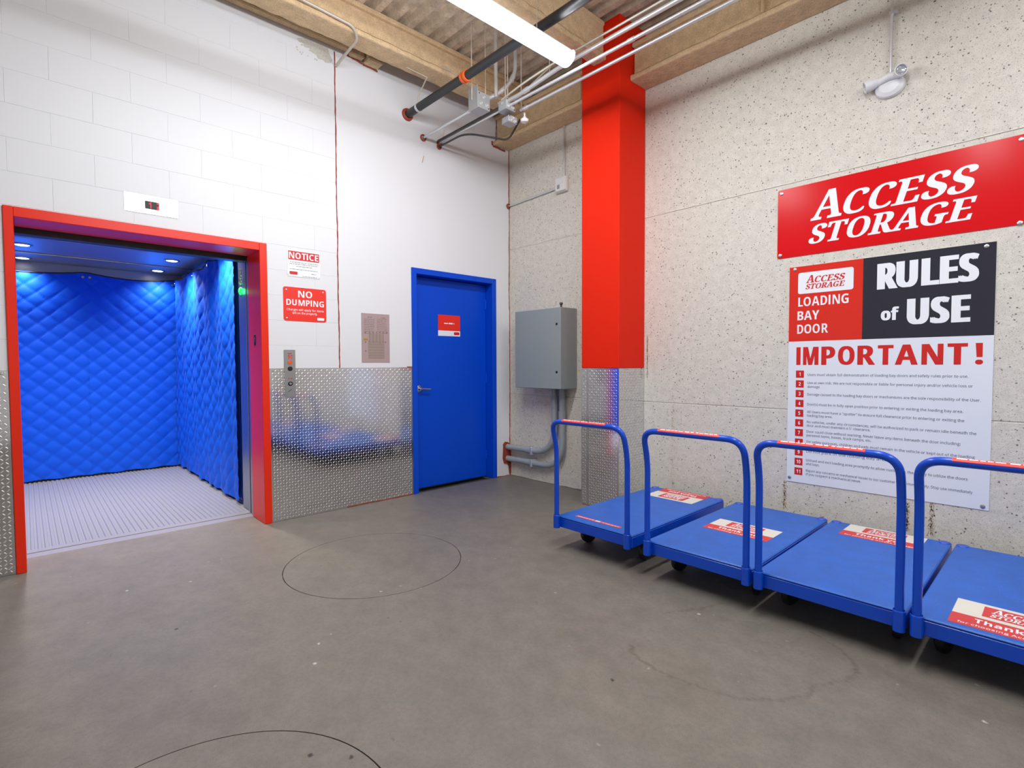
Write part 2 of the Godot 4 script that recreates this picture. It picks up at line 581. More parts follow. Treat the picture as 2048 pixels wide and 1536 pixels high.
func linear_light(c: Vector3, label: String, energy: float) -> void:
	var t := thing("linear_light", label, "ceiling light", c, "linear ceiling lights")
	var half := 1.21
	# housing tray on top
	var h := MB.new()
	h.box(Vector3(0, 0.026, 0), Vector3(half * 2 - 0.03, 0.024, 0.11), 0.006)
	obj("housing", h, M.lamp_white, t)
	# rounded lens below
	var ln := MB.new()
	var prof := PackedVector2Array()
	for k in 15:
		var a := PI + PI * k / 14.0
		prof.append(Vector2(0.07 * cos(a), 0.012 + 0.07 * sin(a)))
	ln.prism(prof, Transform3D(Basis(Vector3(0, 0, -1), Vector3.UP, Vector3.RIGHT), Vector3(-half + 0.012, 0, 0)), half * 2 - 0.024)
	obj("diffuser", ln, M.diffuser, t)
	for s in [-1.0, 1.0]:
		var e := MB.new()
		var pe := PackedVector2Array([Vector2(-0.06, 0.034), Vector2(0.06, 0.034)])
		for k in 13:
			var a := TAU - PI * k / 12.0
			pe.append(Vector2(0.0705 * cos(a), 0.012 + 0.0705 * sin(a)))
		e.prism(pe, Transform3D(Basis(Vector3(0, 0, -1), Vector3.UP, Vector3.RIGHT), Vector3(s * half - 0.006, 0, 0)), 0.012)
		obj("end_cap", e, M.diffuser, t)
		obj("hanger", tb([Vector3(s * 0.9, 0.045, 0), Vector3(s * 0.9, DECK_Y - c.y, 0)], 0.003, 6), M.wire, t)
	var tint := Color(0.97, 0.985, 1.0)
	area_light(t, Vector3(0, -0.064, 0), Vector2(half * 2 - 0.04, 0.1), energy * 0.44, tint, 0.0)
	for s in [-1.0, 1.0]:
		area_light(t, Vector3(0, -0.02, s * 0.07), Vector2(half * 2 - 0.04, 0.07), energy * 0.26, tint, s * 72.0)
		end_light(t, Vector3(s * (half + 0.012), -0.01, 0), s, energy * 0.02, tint)

# ---- room shell
func floor_quad(mb: MB, x0: float, x1: float, z0: float, z1: float) -> void:
	floor_tri(mb, Vector3(x0, 0, z0), Vector3(x1, 0, z0), Vector3(x1, 0, z1))
	floor_tri(mb, Vector3(x0, 0, z0), Vector3(x1, 0, z1), Vector3(x0, 0, z1))

func floor_uv(p: Vector3) -> Vector2:
	return Vector2((p.x + 6.6) / 6.6, p.z / 7.6)

func floor_tri(mb: MB, a: Vector3, b: Vector3, c: Vector3, nn := Vector3.UP) -> void:
	mb.tri(a, b, c, nn, nn, nn, floor_uv(a), floor_uv(b), floor_uv(c))

func floor_mesh(mb: MB) -> ArrayMesh:
	for p in mb.v:
		mb.t2.append(Vector2(p.x, p.z) / 0.83)
	return mb.mesh()

func build_room() -> void:
	# floor slab with two round saw-cut patches
	var fl := structure("floor")
	var mb := MB.new()
	var discs := [[Vector3(-2.379, 0, 1.299), 0.539], [Vector3(-3.733, 0, 2.866), 0.522]]
	var gap := 0.0045
	var sq := 0.6
	var x_edges := [-6.6, -3.733 - sq, -3.733 + sq, -2.379 - sq, -2.379 + sq, 0.0]
	var z_edges := [0.0, 1.299 - sq, 1.299 + sq, 2.866 - sq, 2.866 + sq, 7.6]
	x_edges.sort()
	z_edges.sort()
	for i in 5:
		for j in 5:
			var cx: float = (x_edges[i] + x_edges[i + 1]) / 2
			var cz: float = (z_edges[j] + z_edges[j + 1]) / 2
			var hole := false
			for dd in discs:
				if absf(cx - dd[0].x) < sq and absf(cz - dd[0].z) < sq: hole = true
			if not hole: floor_quad(mb, x_edges[i], x_edges[i + 1], z_edges[j], z_edges[j + 1])
	for dd in discs:
		var c: Vector3 = dd[0]
		var r: float = dd[1]
		var n := 96
		for k in n:
			var a := TAU * k / n
			var b := TAU * (k + 1) / n
			var da := Vector3(cos(a), 0, sin(a))
			var db := Vector3(cos(b), 0, sin(b))
			var oa: Vector3 = da * (sq / max(absf(da.x), absf(da.z)))
			var ob: Vector3 = db * (sq / max(absf(db.x), absf(db.z)))
			floor_tri(mb, c + da * (r + gap), c + oa, c + ob)
			floor_tri(mb, c + da * (r + gap), c + ob, c + db * (r + gap))
			var dn := Vector3(0, -0.02, 0)   # groove walls and bottom
			floor_tri(mb, c + da * (r + gap), c + db * (r + gap), c + db * (r + gap) + dn, -da)
			floor_tri(mb, c + da * (r + gap), c + db * (r + gap) + dn, c + da * (r + gap) + dn, -da)
			floor_tri(mb, c + da * (r - 0.01) + dn, c + da * (r + gap) + dn, c + db * (r + gap) + dn)
			floor_tri(mb, c + da * (r - 0.01) + dn, c + db * (r + gap) + dn, c + db * (r - 0.01) + dn)
		# doubtful corners of the square are covered by the fan because 96 is a multiple of 8
		var pd := MB.new()
		for k in n:
			var a := TAU * k / n
			var b := TAU * (k + 1) / n
			var da := Vector3(cos(a), 0, sin(a)) * r
			var db := Vector3(cos(b), 0, sin(b)) * r
			floor_tri(pd, c, c + da, c + db)
			floor_tri(pd, c + da, c + db, c + db + Vector3(0, -0.02, 0), da.normalized())
			floor_tri(pd, c + da, c + db + Vector3(0, -0.02, 0), c + da + Vector3(0, -0.02, 0), da.normalized())
		inst("round_patch", floor_mesh(pd), M.floor, fl)
	floor_quad(mb, -4.0, -2.632, -0.287, 0.0)
	inst("slab", floor_mesh(mb), M.floor, fl)
	obj("subbase", bx(Vector3(-6.9, -0.3, -0.3), Vector3(0.3, -0.03, 7.9)), M.dark, fl)

	# white wall (z = 0) with openings for the elevator and the blue door
	var wb := structure("wall_back")
	var T := -0.34
	var zb := -0.0018   # mortar face behind the painted blocks
	for b in [[-6.9, -4.03, -0.3, 4.35, zb], [-4.03, -2.6, 2.155, 4.35, zb], [-2.6, -2.0, -0.3, 4.35, zb], [-2.0, -1.245, -0.3, 4.35, 0.0], [-1.245, -0.235, 2.145, 4.35, 0.0], [-0.235, 0.0, -0.3, 4.35, 0.0]]:
		obj("wall_section", bx(Vector3(b[0], b[2], T), Vector3(b[1], b[3], b[4])), M.white, wb)
	# concrete blocks, painted; half-block bond
	var cache := {}
	var course := 0.1978
	for k in range(-6, 9):
		var y0 := 2.393 + course * k
		var y1: float = min(y0 + course, DECK_Y)
		if y1 < 1.22: continue
		y0 = max(y0, 1.215)
		var x := (-4.02 if k % 2 == 0 else -3.82) - 0.406 * 4
		while x < -2.0:
			var a := x
			var b: float = min(x + 0.406, -2.0)
			x += 0.406
			if b - a < 0.02: continue
			var spans := [[a, b, y0, y1]]
			if y0 < 2.185 and b > -4.046 and a < -2.577:   # cut round the elevator frame
				spans = []
				if a < -4.046: spans.append([a, -4.046, y0, y1])
				if b > -2.577: spans.append([-2.577, b, y0, y1])
				if y1 > 2.21: spans.append([max(a, -4.046), min(b, -2.577), 2.19, y1])
			for s in spans:
				if s[1] - s[0] < 0.012 or s[3] - s[2] < 0.012: continue
				var size := Vector3(s[1] - s[0] - 0.0014, s[3] - s[2] - 0.0014, 0.02).snapped(Vector3.ONE * 0.0005)
				if not cache.has(size):
					var m := MB.new()
					m.box(Vector3.ZERO, size, 0.0014)
					cache[size] = m.mesh()
				var o := inst("block", cache[size], M.white_block, wb)
				o.position = Vector3((s[0] + s[1]) / 2, (s[2] + s[3]) / 2, -0.01 + rng.randf_range(-0.0004, 0.0004))
	# bare patch of scraped wall near the beam
	var pp := PackedVector2Array([Vector2(-2.31, 3.86), Vector2(-2.25, 3.885), Vector2(-2.17, 3.876), Vector2(-2.12, 3.886), Vector2(-2.05, 3.878), Vector2(-2.04, 3.84), Vector2(-2.015, 3.80), Vector2(-2.03, 3.77), Vector2(-2.075, 3.757), Vector2(-2.10, 3.772), Vector2(-2.14, 3.765), Vector2(-2.15, 3.79), Vector2(-2.2, 3.80), Vector2(-2.21, 3.822), Vector2(-2.25, 3.815), Vector2(-2.255, 3.84), Vector2(-2.29, 3.838)])
	var pm := MB.new()
	pm.prism(pp, Transform3D(Basis.IDENTITY, Vector3(0, 0, 0)), 0.002)
	for k in 14:
		var c := Vector2(rng.randf_range(-2.32, -2.1), rng.randf_range(3.74, 3.83))
		var q := PackedVector2Array()
		for i in 6:
			q.append(c + Vector2.from_angle(TAU * i / 6.0) * rng.randf_range(0.003, 0.009))
		pm.prism(q, Transform3D.IDENTITY, 0.0015)
	obj("bare_patch", pm, M.bare_patch, wb)

	# precast concrete wall (x = 0): three tall panels with thin joints
	var wr := structure("wall_right")
	for b in [[-0.3, 0.912], [0.917, 2.508], [2.514, 4.35]]:
		var m := MB.new()
		m.box2(Vector3(0, b[0], -0.34), Vector3(0.22, b[1], 7.9), 0.003)
		obj("precast_panel", m, M.concrete, wr)
	obj("joint_filler", bx(Vector3(0.0035, 0.9, -0.34), Vector3(0.2, 2.53, 7.9)), M.bare_patch, wr)
	obj("glint_bead", ribbon(Vector3(-0.0004, 2.511, 0.0), Vector3(-0.0004, 2.511, 7.5), Vector3.UP, Vector3(-1, 0, 0), 0.0035), M.seam_glint, wr)  # pale raised line painted in for the seam edge catching light
	# rust runs dried on the concrete
	for s in [[2.015, 0.87, 0.22, 0.022], [2.905, 0.40, 0.2, 0.018], [3.62, 0.38, 0.2, 0.012], [3.74, 0.42, 0.2, 0.016], [1.765, 1.5, 1.12, 0.006]]:
		var m := MB.new()
		for k in 240:
			var y: float = lerp(s[1], s[2], rng.randf())
			var z: float = s[0] + rng.randfn(0, 1) * s[3] * 0.5
			var q := PackedVector2Array()
			var r := rng.randf_range(0.001, 0.003)
			for i in 6:
				q.append(Vector2(z, y) + Vector2.from_angle(TAU * i / 6.0) * Vector2(1, 2.2) * r * rng.randf_range(0.6, 1.2))
			m.prism(q, Transform3D(Basis(Vector3(0, 0, 1), Vector3.UP, Vector3(-1, 0, 0)), Vector3(0, 0, 0)), 0.0008)
		var o := obj("rust_run", m, M.rust_run, wr)
		o.set_meta("kind", "stuff")
	# walls and ceiling outside the picture
	obj("wall_panel", bx(Vector3(-6.9, -0.3, 0), Vector3(-6.6, 4.35, 7.9)), M.plain_wall, structure("wall_left"))
	obj("wall_panel", bx(Vector3(-6.6, -0.3, 7.6), Vector3(0, 4.35, 7.9)), M.plain_wall, structure("wall_front"))
	# ribbed metal roof deck, ribs run along z
	var ce := structure("ceiling")
	var dm := MB.new()
	var x := -6.6
	while x < 0.0:
		var px := [x, x + 0.02, x + 0.075, x + 0.095, x + 0.15]
		var py := [DECK_Y, DECK_Y + 0.04, DECK_Y + 0.04, DECK_Y, DECK_Y]
		for i in 4:
			var a := Vector3(min(px[i], 0.0), py[i], 0)
			var b := Vector3(min(px[i + 1], 0.0), py[i + 1], 0)
			var e := b - a
			if e.length() < 0.001: continue
			var nn := Vector3(e.y, -e.x, 0).normalized()
			if nn.y > 0: nn = -nn
			dm.quad(a, b, b + Vector3(0, 0, 7.6), a + Vector3(0, 0, 7.6), nn)
		x += 0.15
	obj("roof_deck", dm, M.deck, ce)
	obj("roof_slab", bx(Vector3(-6.9, DECK_Y + 0.05, -0.34), Vector3(0.22, DECK_Y + 0.3, 7.9)), M.dark, ce)

	# red firestop caulk lines
	var tr := structure("trim_1")
	obj("caulk_line", ribbon(Vector3(-1.996, 1.222, 0.0), Vector3(-2.0, 3.88, 0.0), Vector3.RIGHT, Vector3(0, 0, 1), 0.0055), M.caulk, tr)
	var t2 := structure("trim_2")
	obj("caulk_line", ribbon(Vector3(-0.006, 0.0, 0.0), Vector3(-0.006, 3.6, 0.0), Vector3.RIGHT, Vector3(0, 0, 1), 0.007), M.caulk, t2)
	var t3 := structure("trim_3")
	obj("caulk_line", ribbon(Vector3(-1.95, 0.004, 0.004), Vector3(-1.275, 0.004, 0.004), Vector3.UP, Vector3(0, 0, 1), 0.005), M.caulk, t3)
	obj("caulk_line", ribbon(Vector3(-0.205, 0.005, 0.0), Vector3(0, 0.005, 0.0), Vector3.UP, Vector3(0, 0, 1), 0.006), M.caulk, t3)
	obj("caulk_line", ribbon(Vector3(-1.33, 1.226, 0.002), Vector3(-1.275, 1.226, 0.002), Vector3.UP, Vector3(0, 0, 1), 0.004), M.caulk, t3)
	var t4 := structure("trim_4")
	obj("floor_joint", ribbon(Vector3(0, 0.004, 0.0), Vector3(0, 0.004, 7.5), Vector3.UP, Vector3(-1, 0, 0), 0.006), M.grey_caulk, t4)

# uneven bead from a to b, wide along w, proud along n
func ribbon(a: Vector3, b: Vector3, w: Vector3, n: Vector3, half: float) -> MB:
	var mb := MB.new()
	var steps := int((b - a).length() / 0.03) + 2
	var prev := []
	var off := 0.0
	for k in steps + 1:
		off = clampf(off + rng.randf_range(-1, 1) * half * 0.35, -half * 0.8, half * 0.8)
		var c := a.lerp(b, float(k) / steps) + w * off
		var hw := half * rng.randf_range(0.7, 1.2)
		var row := [c - w * hw, c + n * half * 0.7, c + w * hw]
		if k > 0:
			for i in 2:
				var nn: Vector3 = (n + w * (-0.6 if i == 0 else 0.6)).normalized()
				mb.quad(prev[i], prev[i + 1], row[i + 1], row[i], nn)
		prev = row
	return mb

# ---- elevator
func build_elevator() -> void:
	var d := structure("door_2")
	var fr: Material = M.red_frame
	# frame: outer x -4.046..-2.577, top 2.19; opening x -4.0..-2.632, top 2.13
	for s in [[-4.046, -4.0], [-2.632, -2.577]]:
		obj("jamb", bx(Vector3(s[0], 0, -0.287), Vector3(s[1], 2.19, 0.014), 0.003), fr, d)
	obj("head", bx(Vector3(-4.0, 2.13, -0.287), Vector3(-2.632, 2.19, 0.014), 0.003), fr, d)
	obj("sill", bx(Vector3(-4.1, -0.02, -0.39), Vector3(-2.6, 0.003, -0.288), 0.002), M.aluminium, d)
	obj("pit_ledge", bx(Vector3(-4.3, -0.4, -0.44), Vector3(-2.4, -0.2, -0.34)), M.grey_caulk, d)
	obj("header_track", bx(Vector3(-4.3, 2.10, -0.44), Vector3(-2.4, 2.3, -0.345), 0.002), M.black_pipe, d)
	obj("header_plate", bx(Vector3(-4.3, 2.10, -0.48), Vector3(-3.28, 2.3, -0.442), 0.002), M.steel, d)
	obj("landing_door", bx(Vector3(-2.626, 0.006, -0.345), Vector3(-2.30, 2.128, -0.30), 0.002), M.steel, d)
	obj("floor_number_plate", bx(Vector3(-2.6345, 1.405, -0.16), Vector3(-2.632, 1.49, -0.12), 0.001), M.black, d)
	var num := MB.new()
	var xf := Transform3D(Basis(Vector3(0, 0, 1), Vector3.UP, Vector3(-1, 0, 0)), Vector3(-2.6345, 0, 0))
	write(num, "1", xf, -0.147, -0.133, 1.43, 1.47)
	obj("lettering", num, M.print_grey, d)

	# car
	var c := thing("elevator_car", "freight elevator car with ribbed aluminium floor and steel ceiling behind the red frame", "elevator", Vector3(-3.4, 0, -1.9))
	var o := -c.position
	var X0 := -4.62; var X1 := -2.5; var Z0 := -3.4; var Z1 := -0.43; var CY := 2.375
	var add := func(called: String, a: Vector3, b: Vector3, m: Material, bev := 0.0) -> MeshInstance3D:
		return obj(called, bx(a + o, b + o, bev), m, c)
	var pan: MeshInstance3D = add.call("floor_pan", Vector3(X0, -0.12, Z0), Vector3(X1, -0.006, Z1), M.aluminium)
	# ribs of the floor run front to back
	var rib := MB.new()
	rib.prism(PackedVector2Array([Vector2(-0.0125, 0), Vector2(0.0125, 0), Vector2(0.008, 0.0065), Vector2(-0.008, 0.0065)]), Transform3D(Basis.IDENTITY, Vector3(0, 0, (Z0 - Z1) / 2)), Z1 - Z0 - 0.02)
	var rm := rib.mesh()
	var x := X0 + 0.03
	while x < X1 - 0.02:
		var r := inst("rib", rm, M.aluminium, pan)
		r.position = Vector3(x, -0.006, (Z0 + Z1) / 2 - 0.01) + o
		x += 0.0365
	add.call("car_sill", Vector3(-4.1, -0.03, -0.485), Vector3(-2.55, 0.003, -0.412), M.aluminium, 0.002)
	add.call("back_panel", Vector3(X0, -0.05, Z0 - 0.04), Vector3(X1, CY, Z0), M.car_steel)
	add.call("side_panel", Vector3(X0 - 0.04, -0.05, Z0), Vector3(X0, CY, Z1), M.car_steel)
	add.call("side_panel", Vector3(X1, -0.05, Z0), Vector3(X1 + 0.04, CY, Z1), M.car_steel)
	add.call("car_ceiling", Vector3(X0 - 0.04, CY, Z0 - 0.04), Vector3(X1 + 0.04, CY + 0.04, -0.35), M.car_steel)
	add.call("ceiling_seam", Vector3(X0, CY - 0.012, -2.78), Vector3(X1, CY, -2.75), M.steel, 0.002)
	add.call("front_return", Vector3(-2.598, 0.004, -0.665), Vector3(X1, CY, -0.475), M.steel, 0.002)
	add.call("car_door", Vector3(-2.614, 0.006, -0.462), Vector3(X1, 2.12, -0.412), M.steel, 0.003)
	add.call("front_return", Vector3(X0, 0.0, -0.66), Vector3(-4.15, CY, -0.47), M.steel, 0.003)
	var gl: MeshInstance3D = obj("green_indicator_light", lt(Vector3(-2.598, 1.885, -0.6) + o, Vector3(-0.7, 0, 0.7), [Vector2(0.0, 0.016), Vector2(0.016, 0.011), Vector2(0.02, 0.0)], 18, 1.7), M.green_led, c)
	var ol := OmniLight3D.new()
	ol.name = "green_glow"
	ol.light_color = Color(0.12, 1.0, 0.35)
	ol.light_energy = 0.01
	ol.light_size = 0.02
	ol.omni_range = 3.0
	ol.omni_attenuation = 2.0
	ol.shadow_enabled = true
	c.add_child(ol)
	ol.position = Vector3(-2.64, 1.885, -0.6) + o
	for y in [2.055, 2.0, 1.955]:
		obj("button", lt(Vector3(-2.598, y, -0.59) + o, Vector3(-0.7, 0, 0.7), [Vector2(0.0, 0.012), Vector2(0.014, 0.01), Vector2(0.017, 0.0)], 12), M.lamp_white, c)  # painted white so the colour carries their bright spots
	# four round downlights, plus an unseen front pair added to light the car
	for p in [Vector3(-3.96, CY, -2.36), Vector3(-3.96, CY, -3.16), Vector3(-2.79, CY, -2.31), Vector3(-2.79, CY, -3.12), Vector3(-3.96, CY, -0.95), Vector3(-2.79, CY, -0.95)]:
		var dl: MeshInstance3D = obj("downlight", lt(p + o, Vector3.DOWN, [Vector2(0.075, 0.0), Vector2(0.075, 0.006), Vector2(0.06, 0.01), Vector2(0.055, 0.006)], 24), M.chrome, c)
		obj("lens", lt(p + o, Vector3.DOWN, [Vector2(0.056, 0.003), Vector2(0.05, 0.009), Vector2(0.0, 0.012)], 20), M.downlight, dl)
		var sl := SpotLight3D.new()
		sl.name = "downlight_beam"
		sl.light_color = Color(1.0, 0.97, 0.91)
		sl.light_energy = 0.9 if p.z < -3.0 else 3.3
		sl.light_size = 0.05
		sl.spot_angle = 68
		sl.spot_angle_attenuation = 1.0
		sl.spot_range = 6.0
		sl.spot_attenuation = 2.0
		sl.shadow_enabled = true
		c.add_child(sl, true)
		sl.position = p + o + Vector3(0, -0.03, 0)
		sl.rotation_degrees = Vector3(-90, 0, 0)
	# quilted moving pads
	pad("quilted blue moving pad on the elevator back wall, left of the centre hooks", Vector3(-4.55, 0.02, -3.28), Vector3(1, 0, 0), Vector3(0, 0, 1), 1.112, 2.27, 0.004, [[0.03, 2.27], [1.075, 2.27]])
	pad("quilted blue moving pad on the elevator back wall, right of the centre hooks", Vector3(-3.445, 0.02, -3.276), Vector3(1, 0, 0), Vector3(0, 0, 1), 0.86, 2.27, 0.004, [[0.03, 2.27], [0.83, 2.27]])
	pad("quilted blue moving pad hanging in folds on the elevator side wall", Vector3(-2.58, 0.03, -3.24), Vector3(0, 0, 1), Vector3(-1, 0, 0), 2.47, 2.26, 0.015, [[0.05, 2.3], [0.85, 2.3], [1.65, 2.3], [2.42, 2.3]])
	pad("quilted blue moving pad on the elevator side wall behind the left jamb", Vector3(-4.56, 0.03, -0.72), Vector3(0, 0, -1), Vector3(1, 0, 0), 2.47, 2.26, 0.015, [[0.05, 2.3], [2.42, 2.3]])

func pad(label: String, at: Vector3, u: Vector3, n: Vector3, w: float, h: float, fold: float, hooks: Array) -> void:
	var t := thing("moving_pad", label, "moving pad", at, "moving pads in the elevator")
	var cell := 0.0165
	var nu := int(w / cell)
	var nv := int(h / cell)
	var P := []
	for j in nv + 1:
		var row := []
		for i in nu + 1:
			var a := w * i / nu
			var y := h * j / nv
			var ga := a + at.dot(u)
			var q1 := sin(PI * (ga + y * 1.08) / 0.184)
			var q2 := sin(PI * (ga - y * 1.08) / 0.184)
			var puff := 0.013 * pow(absf(q1 * q2), 0.36)
			var wave := fold * (0.65 * sin(a * 13.0 + 0.6 * sin(y * 2.1)) + 0.35 * sin(a * 29.0 + y * 1.3 + 1.7))
			# the top hem sags between the hooks
			var sag := 0.0
			for k in hooks.size() - 1:
				if a >= hooks[k][0] and a <= hooks[k + 1][0]:
					var f: float = (a - hooks[k][0]) / (hooks[k + 1][0] - hooks[k][0])
					sag = 0.045 * 4.0 * f * (1.0 - f) * min(1.0, (hooks[k + 1][0] - hooks[k][0]))
			var yy := y - sag * pow(float(j) / nv, 4.0)
			if j == 0: yy += 0.006 * sin(a * 21.0)
			row.append(u * a + Vector3(0, yy, 0) + n * (puff + wave + fold))
		P.append(row)
	var mb := MB.new()
	var nr := []
	for j in nv + 1:
		var row := []
		for i in nu + 1:
			var du: Vector3 = P[j][min(i + 1, nu)] - P[j][max(i - 1, 0)]
			var dv: Vector3 = P[min(j + 1, nv)][i] - P[max(j - 1, 0)][i]
			var nn := du.cross(dv).normalized()
			row.append(nn if nn.dot(n) > 0 else -nn)
		nr.append(row)
	for j in nv:
		for i in nu:
			mb.tri(P[j][i], P[j][i + 1], P[j + 1][i + 1], nr[j][i], nr[j][i + 1], nr[j + 1][i + 1])
			mb.tri(P[j][i], P[j + 1][i + 1], P[j + 1][i], nr[j][i], nr[j + 1][i + 1], nr[j + 1][i])
	# back of the quilt
	mb.quad(-n * 0.006, u * w - n * 0.006, u * w + Vector3(0, h - 0.03, 0) - n * 0.006, Vector3(0, h - 0.03, 0) - n * 0.006, -n)
	obj("quilt", mb, M.pad, t)
	var hem := MB.new()
	var top := []
	for i in nu + 1: top.append(P[nv][i])
	hem.tube(top, 0.007, 6)
	obj("hem", hem, M.black, t)
	for hk in hooks:
		var i := clampi(int(round(hk[0] / w * nu)), 0, nu)
		var p: Vector3 = P[nv - 3][i]
		obj("grommet", lt(p + n * 0.004, n, [Vector2(0.0, 0.004), Vector2(0.013, 0.004), Vector2(0.016, 0.0)], 12), M.chrome, t)

# ---- blue door
func build_door() -> void:
	var d := structure("door_1")
	var z1 := 0.012
	for s in [[-1.273, -1.218], [-0.263, -0.208]]:
		obj("jamb", bx(Vector3(s[0], 0, -0.19), Vector3(s[1], 2.17, z1), 0.003), M.blue_door, d)
	obj("head", bx(Vector3(-1.218, 2.115, -0.19), Vector3(-0.263, 2.17, z1), 0.003), M.blue_door, d)
	for s in [[-1.218, -1.202], [-0.279, -0.263]]:
		obj("stop", bx(Vector3(s[0], 0, -0.19), Vector3(s[1], 2.115, -0.15), 0.001), M.blue_door, d)
	var leaf := obj("door_leaf", bx(Vector3(-1.214, 0.016, -0.149), Vector3(-0.267, 2.11, -0.105), 0.002), M.blue_door, d)
	obj("backing", bx(Vector3(-1.26, -0.02, -0.34), Vector3(-0.22, 2.17, -0.195)), M.dark, d)
	var h := lt(Vector3(-1.136, 1.008, -0.105), Vector3(0, 0, 1), [Vector2(0.034, 0.0), Vector2(0.034, 0.008), Vector2(0.026, 0.014), Vector2(0.014, 0.016), Vector2(0.012, 0.045), Vector2(0.0, 0.048)], 20)
	var hd := obj("door_handle", h, M.chrome, leaf)
	obj("lever", tb(bend([Vector3(-1.136, 1.008, -0.064), Vector3(-1.086, 1.006, -0.06), Vector3(-1.021, 1.003, -0.064)], 0.02), 0.0085, 10), M.chrome, hd)
	for y in [0.25, 1.1, 1.9]:
		obj("hinge", tb([Vector3(-0.265, y - 0.05, -0.102), Vector3(-0.265, y + 0.05, -0.102)], 0.006, 8), M.blue_door, leaf)
	# plaque on the leaf
	var p := thing("door_plaque", "small red and white plaque on the blue door", "sign", Vector3(-0.757, 1.54, -0.105))
	var xf := Transform3D(Basis.IDENTITY, Vector3(-p.position.x, -p.position.y, 0.0))
	var a := MB.new()
	slab(a, xf, -0.896, -0.618, 1.595, 1.755, 0, 0.003)
	obj("red_panel", a, M.dump_red, p)
	a = MB.new()
	slab(a, xf, -0.896, -0.618, 1.54, 1.595, 0, 0.003)
	obj("white_panel", a, M.sign_white, p)
	a = MB.new()
	marks(a, xf, -0.822, -0.693, 1.664, 0.014, 0.003)
	obj("lettering", a, M.print_white, p)
	a = MB.new()
	a.prism(round_rect(-0.699, -0.628, 1.553, 1.584, 0.012), xf.translated_local(Vector3(0, 0, 0.003)), 0.0006)
	obj("red_badge", a, M.notice_red, p)

# ---- beams
func beam(called: String, label: String, from: Vector3, to: Vector3, side: Vector3, depth: float, flange: float, web: float, stiff: Array) -> void:
	var along := (to - from).normalized()
	var L := (to - from).length()
	var t := thing(called, label, "beam", from)
	var B := Basis(side, Vector3.UP, along)
	var mk := func(c: Vector3, s: Vector3, r: float) -> MB:
		var m := MB.new()
		m.box(B * c, s, r, B)
		return m
	obj("bottom_flange", rough_bar(along, L, side, flange, 0.045, 0.0), M.spray, t)
	obj("web", mk.call(Vector3(0, depth / 2, L / 2), Vector3(web, depth - 0.04, L), 0.01), M.spray_smooth, t)
	obj("top_flange", mk.call(Vector3(0, depth - 0.02, L / 2), Vector3(flange * 0.9, 0.04, L), 0.01), M.spray_smooth, t)
	for s in stiff:
		obj("stiffener", mk.call(Vector3(0, depth / 2, s), Vector3(flange * 0.86, depth - 0.05, 0.022), 0.006), M.spray_smooth, t)

# lumpy sprayed flange: rounded bar with uneven surface
func rough_bar(along: Vector3, L: float, side: Vector3, w: float, h: float, y0: float) -> MB:
	var mb := MB.new()
	var f := FastNoiseLite.new()
	f.frequency = 9.0
	f.fractal_octaves = 3
	f.seed = 90 + int(L * 100)
	var prof := []
	var ws := w / 2
	for q in [[-1, 0.2], [-0.97, 0.04], [-0.85, 0.0], [-0.45, 0.0], [0.0, 0.0], [0.45, 0.0], [0.85, 0.0], [0.97, 0.04], [1, 0.2], [1, 0.7], [0.93, 1.0], [0.4, 1.0], [-0.4, 1.0], [-0.93, 1.0], [-1, 0.7]]:
		prof.append(Vector2(q[0] * ws, y0 + q[1] * h))
	var n := int(L / 0.035)
	var P := []
	for i in n + 1:
		var row := []
		for q in prof:
			var p: Vector3 = along * (L * i / n) + side * q.x + Vector3.UP * q.y
			var o: Vector3 = (side * q.x + Vector3.UP * (q.y - y0 - h / 2)).normalized()
			row.append(p + o * f.get_noise_3dv(p * 1.0) * 0.010)
		P.append(row)
	var k := prof.size()
	var N := []
	for i in n + 1:
		var row := []
		for j in k:
			var du: Vector3 = P[min(i + 1, n)][j] - P[max(i - 1, 0)][j]
			var dv: Vector3 = P[i][(j + 1) % k] - P[i][(j + k - 1) % k]
			var nn := du.cross(dv).normalized()
			var o: Vector3 = side * prof[j].x + Vector3.UP * (prof[j].y - y0 - h / 2) * 3.0
			row.append(nn if nn.dot(o) > 0 else -nn)
		N.append(row)
	for i in n:
		for j in k:
			var j2 := (j + 1) % k
			mb.tri(P[i][j], P[i][j2], P[i + 1][j2], N[i][j], N[i][j2], N[i + 1][j2])
			mb.tri(P[i][j], P[i + 1][j2], P[i + 1][j], N[i][j], N[i + 1][j2], N[i + 1][j])
	for e in [0, n]:
		var c: Vector3 = along * (L * e / n) + Vector3.UP * (y0 + h / 2)
		for j in k: mb.flat(c, P[e][j], P[e][(j + 1) % k], along * (-1.0 if e == 0 else 1.0))
	return mb

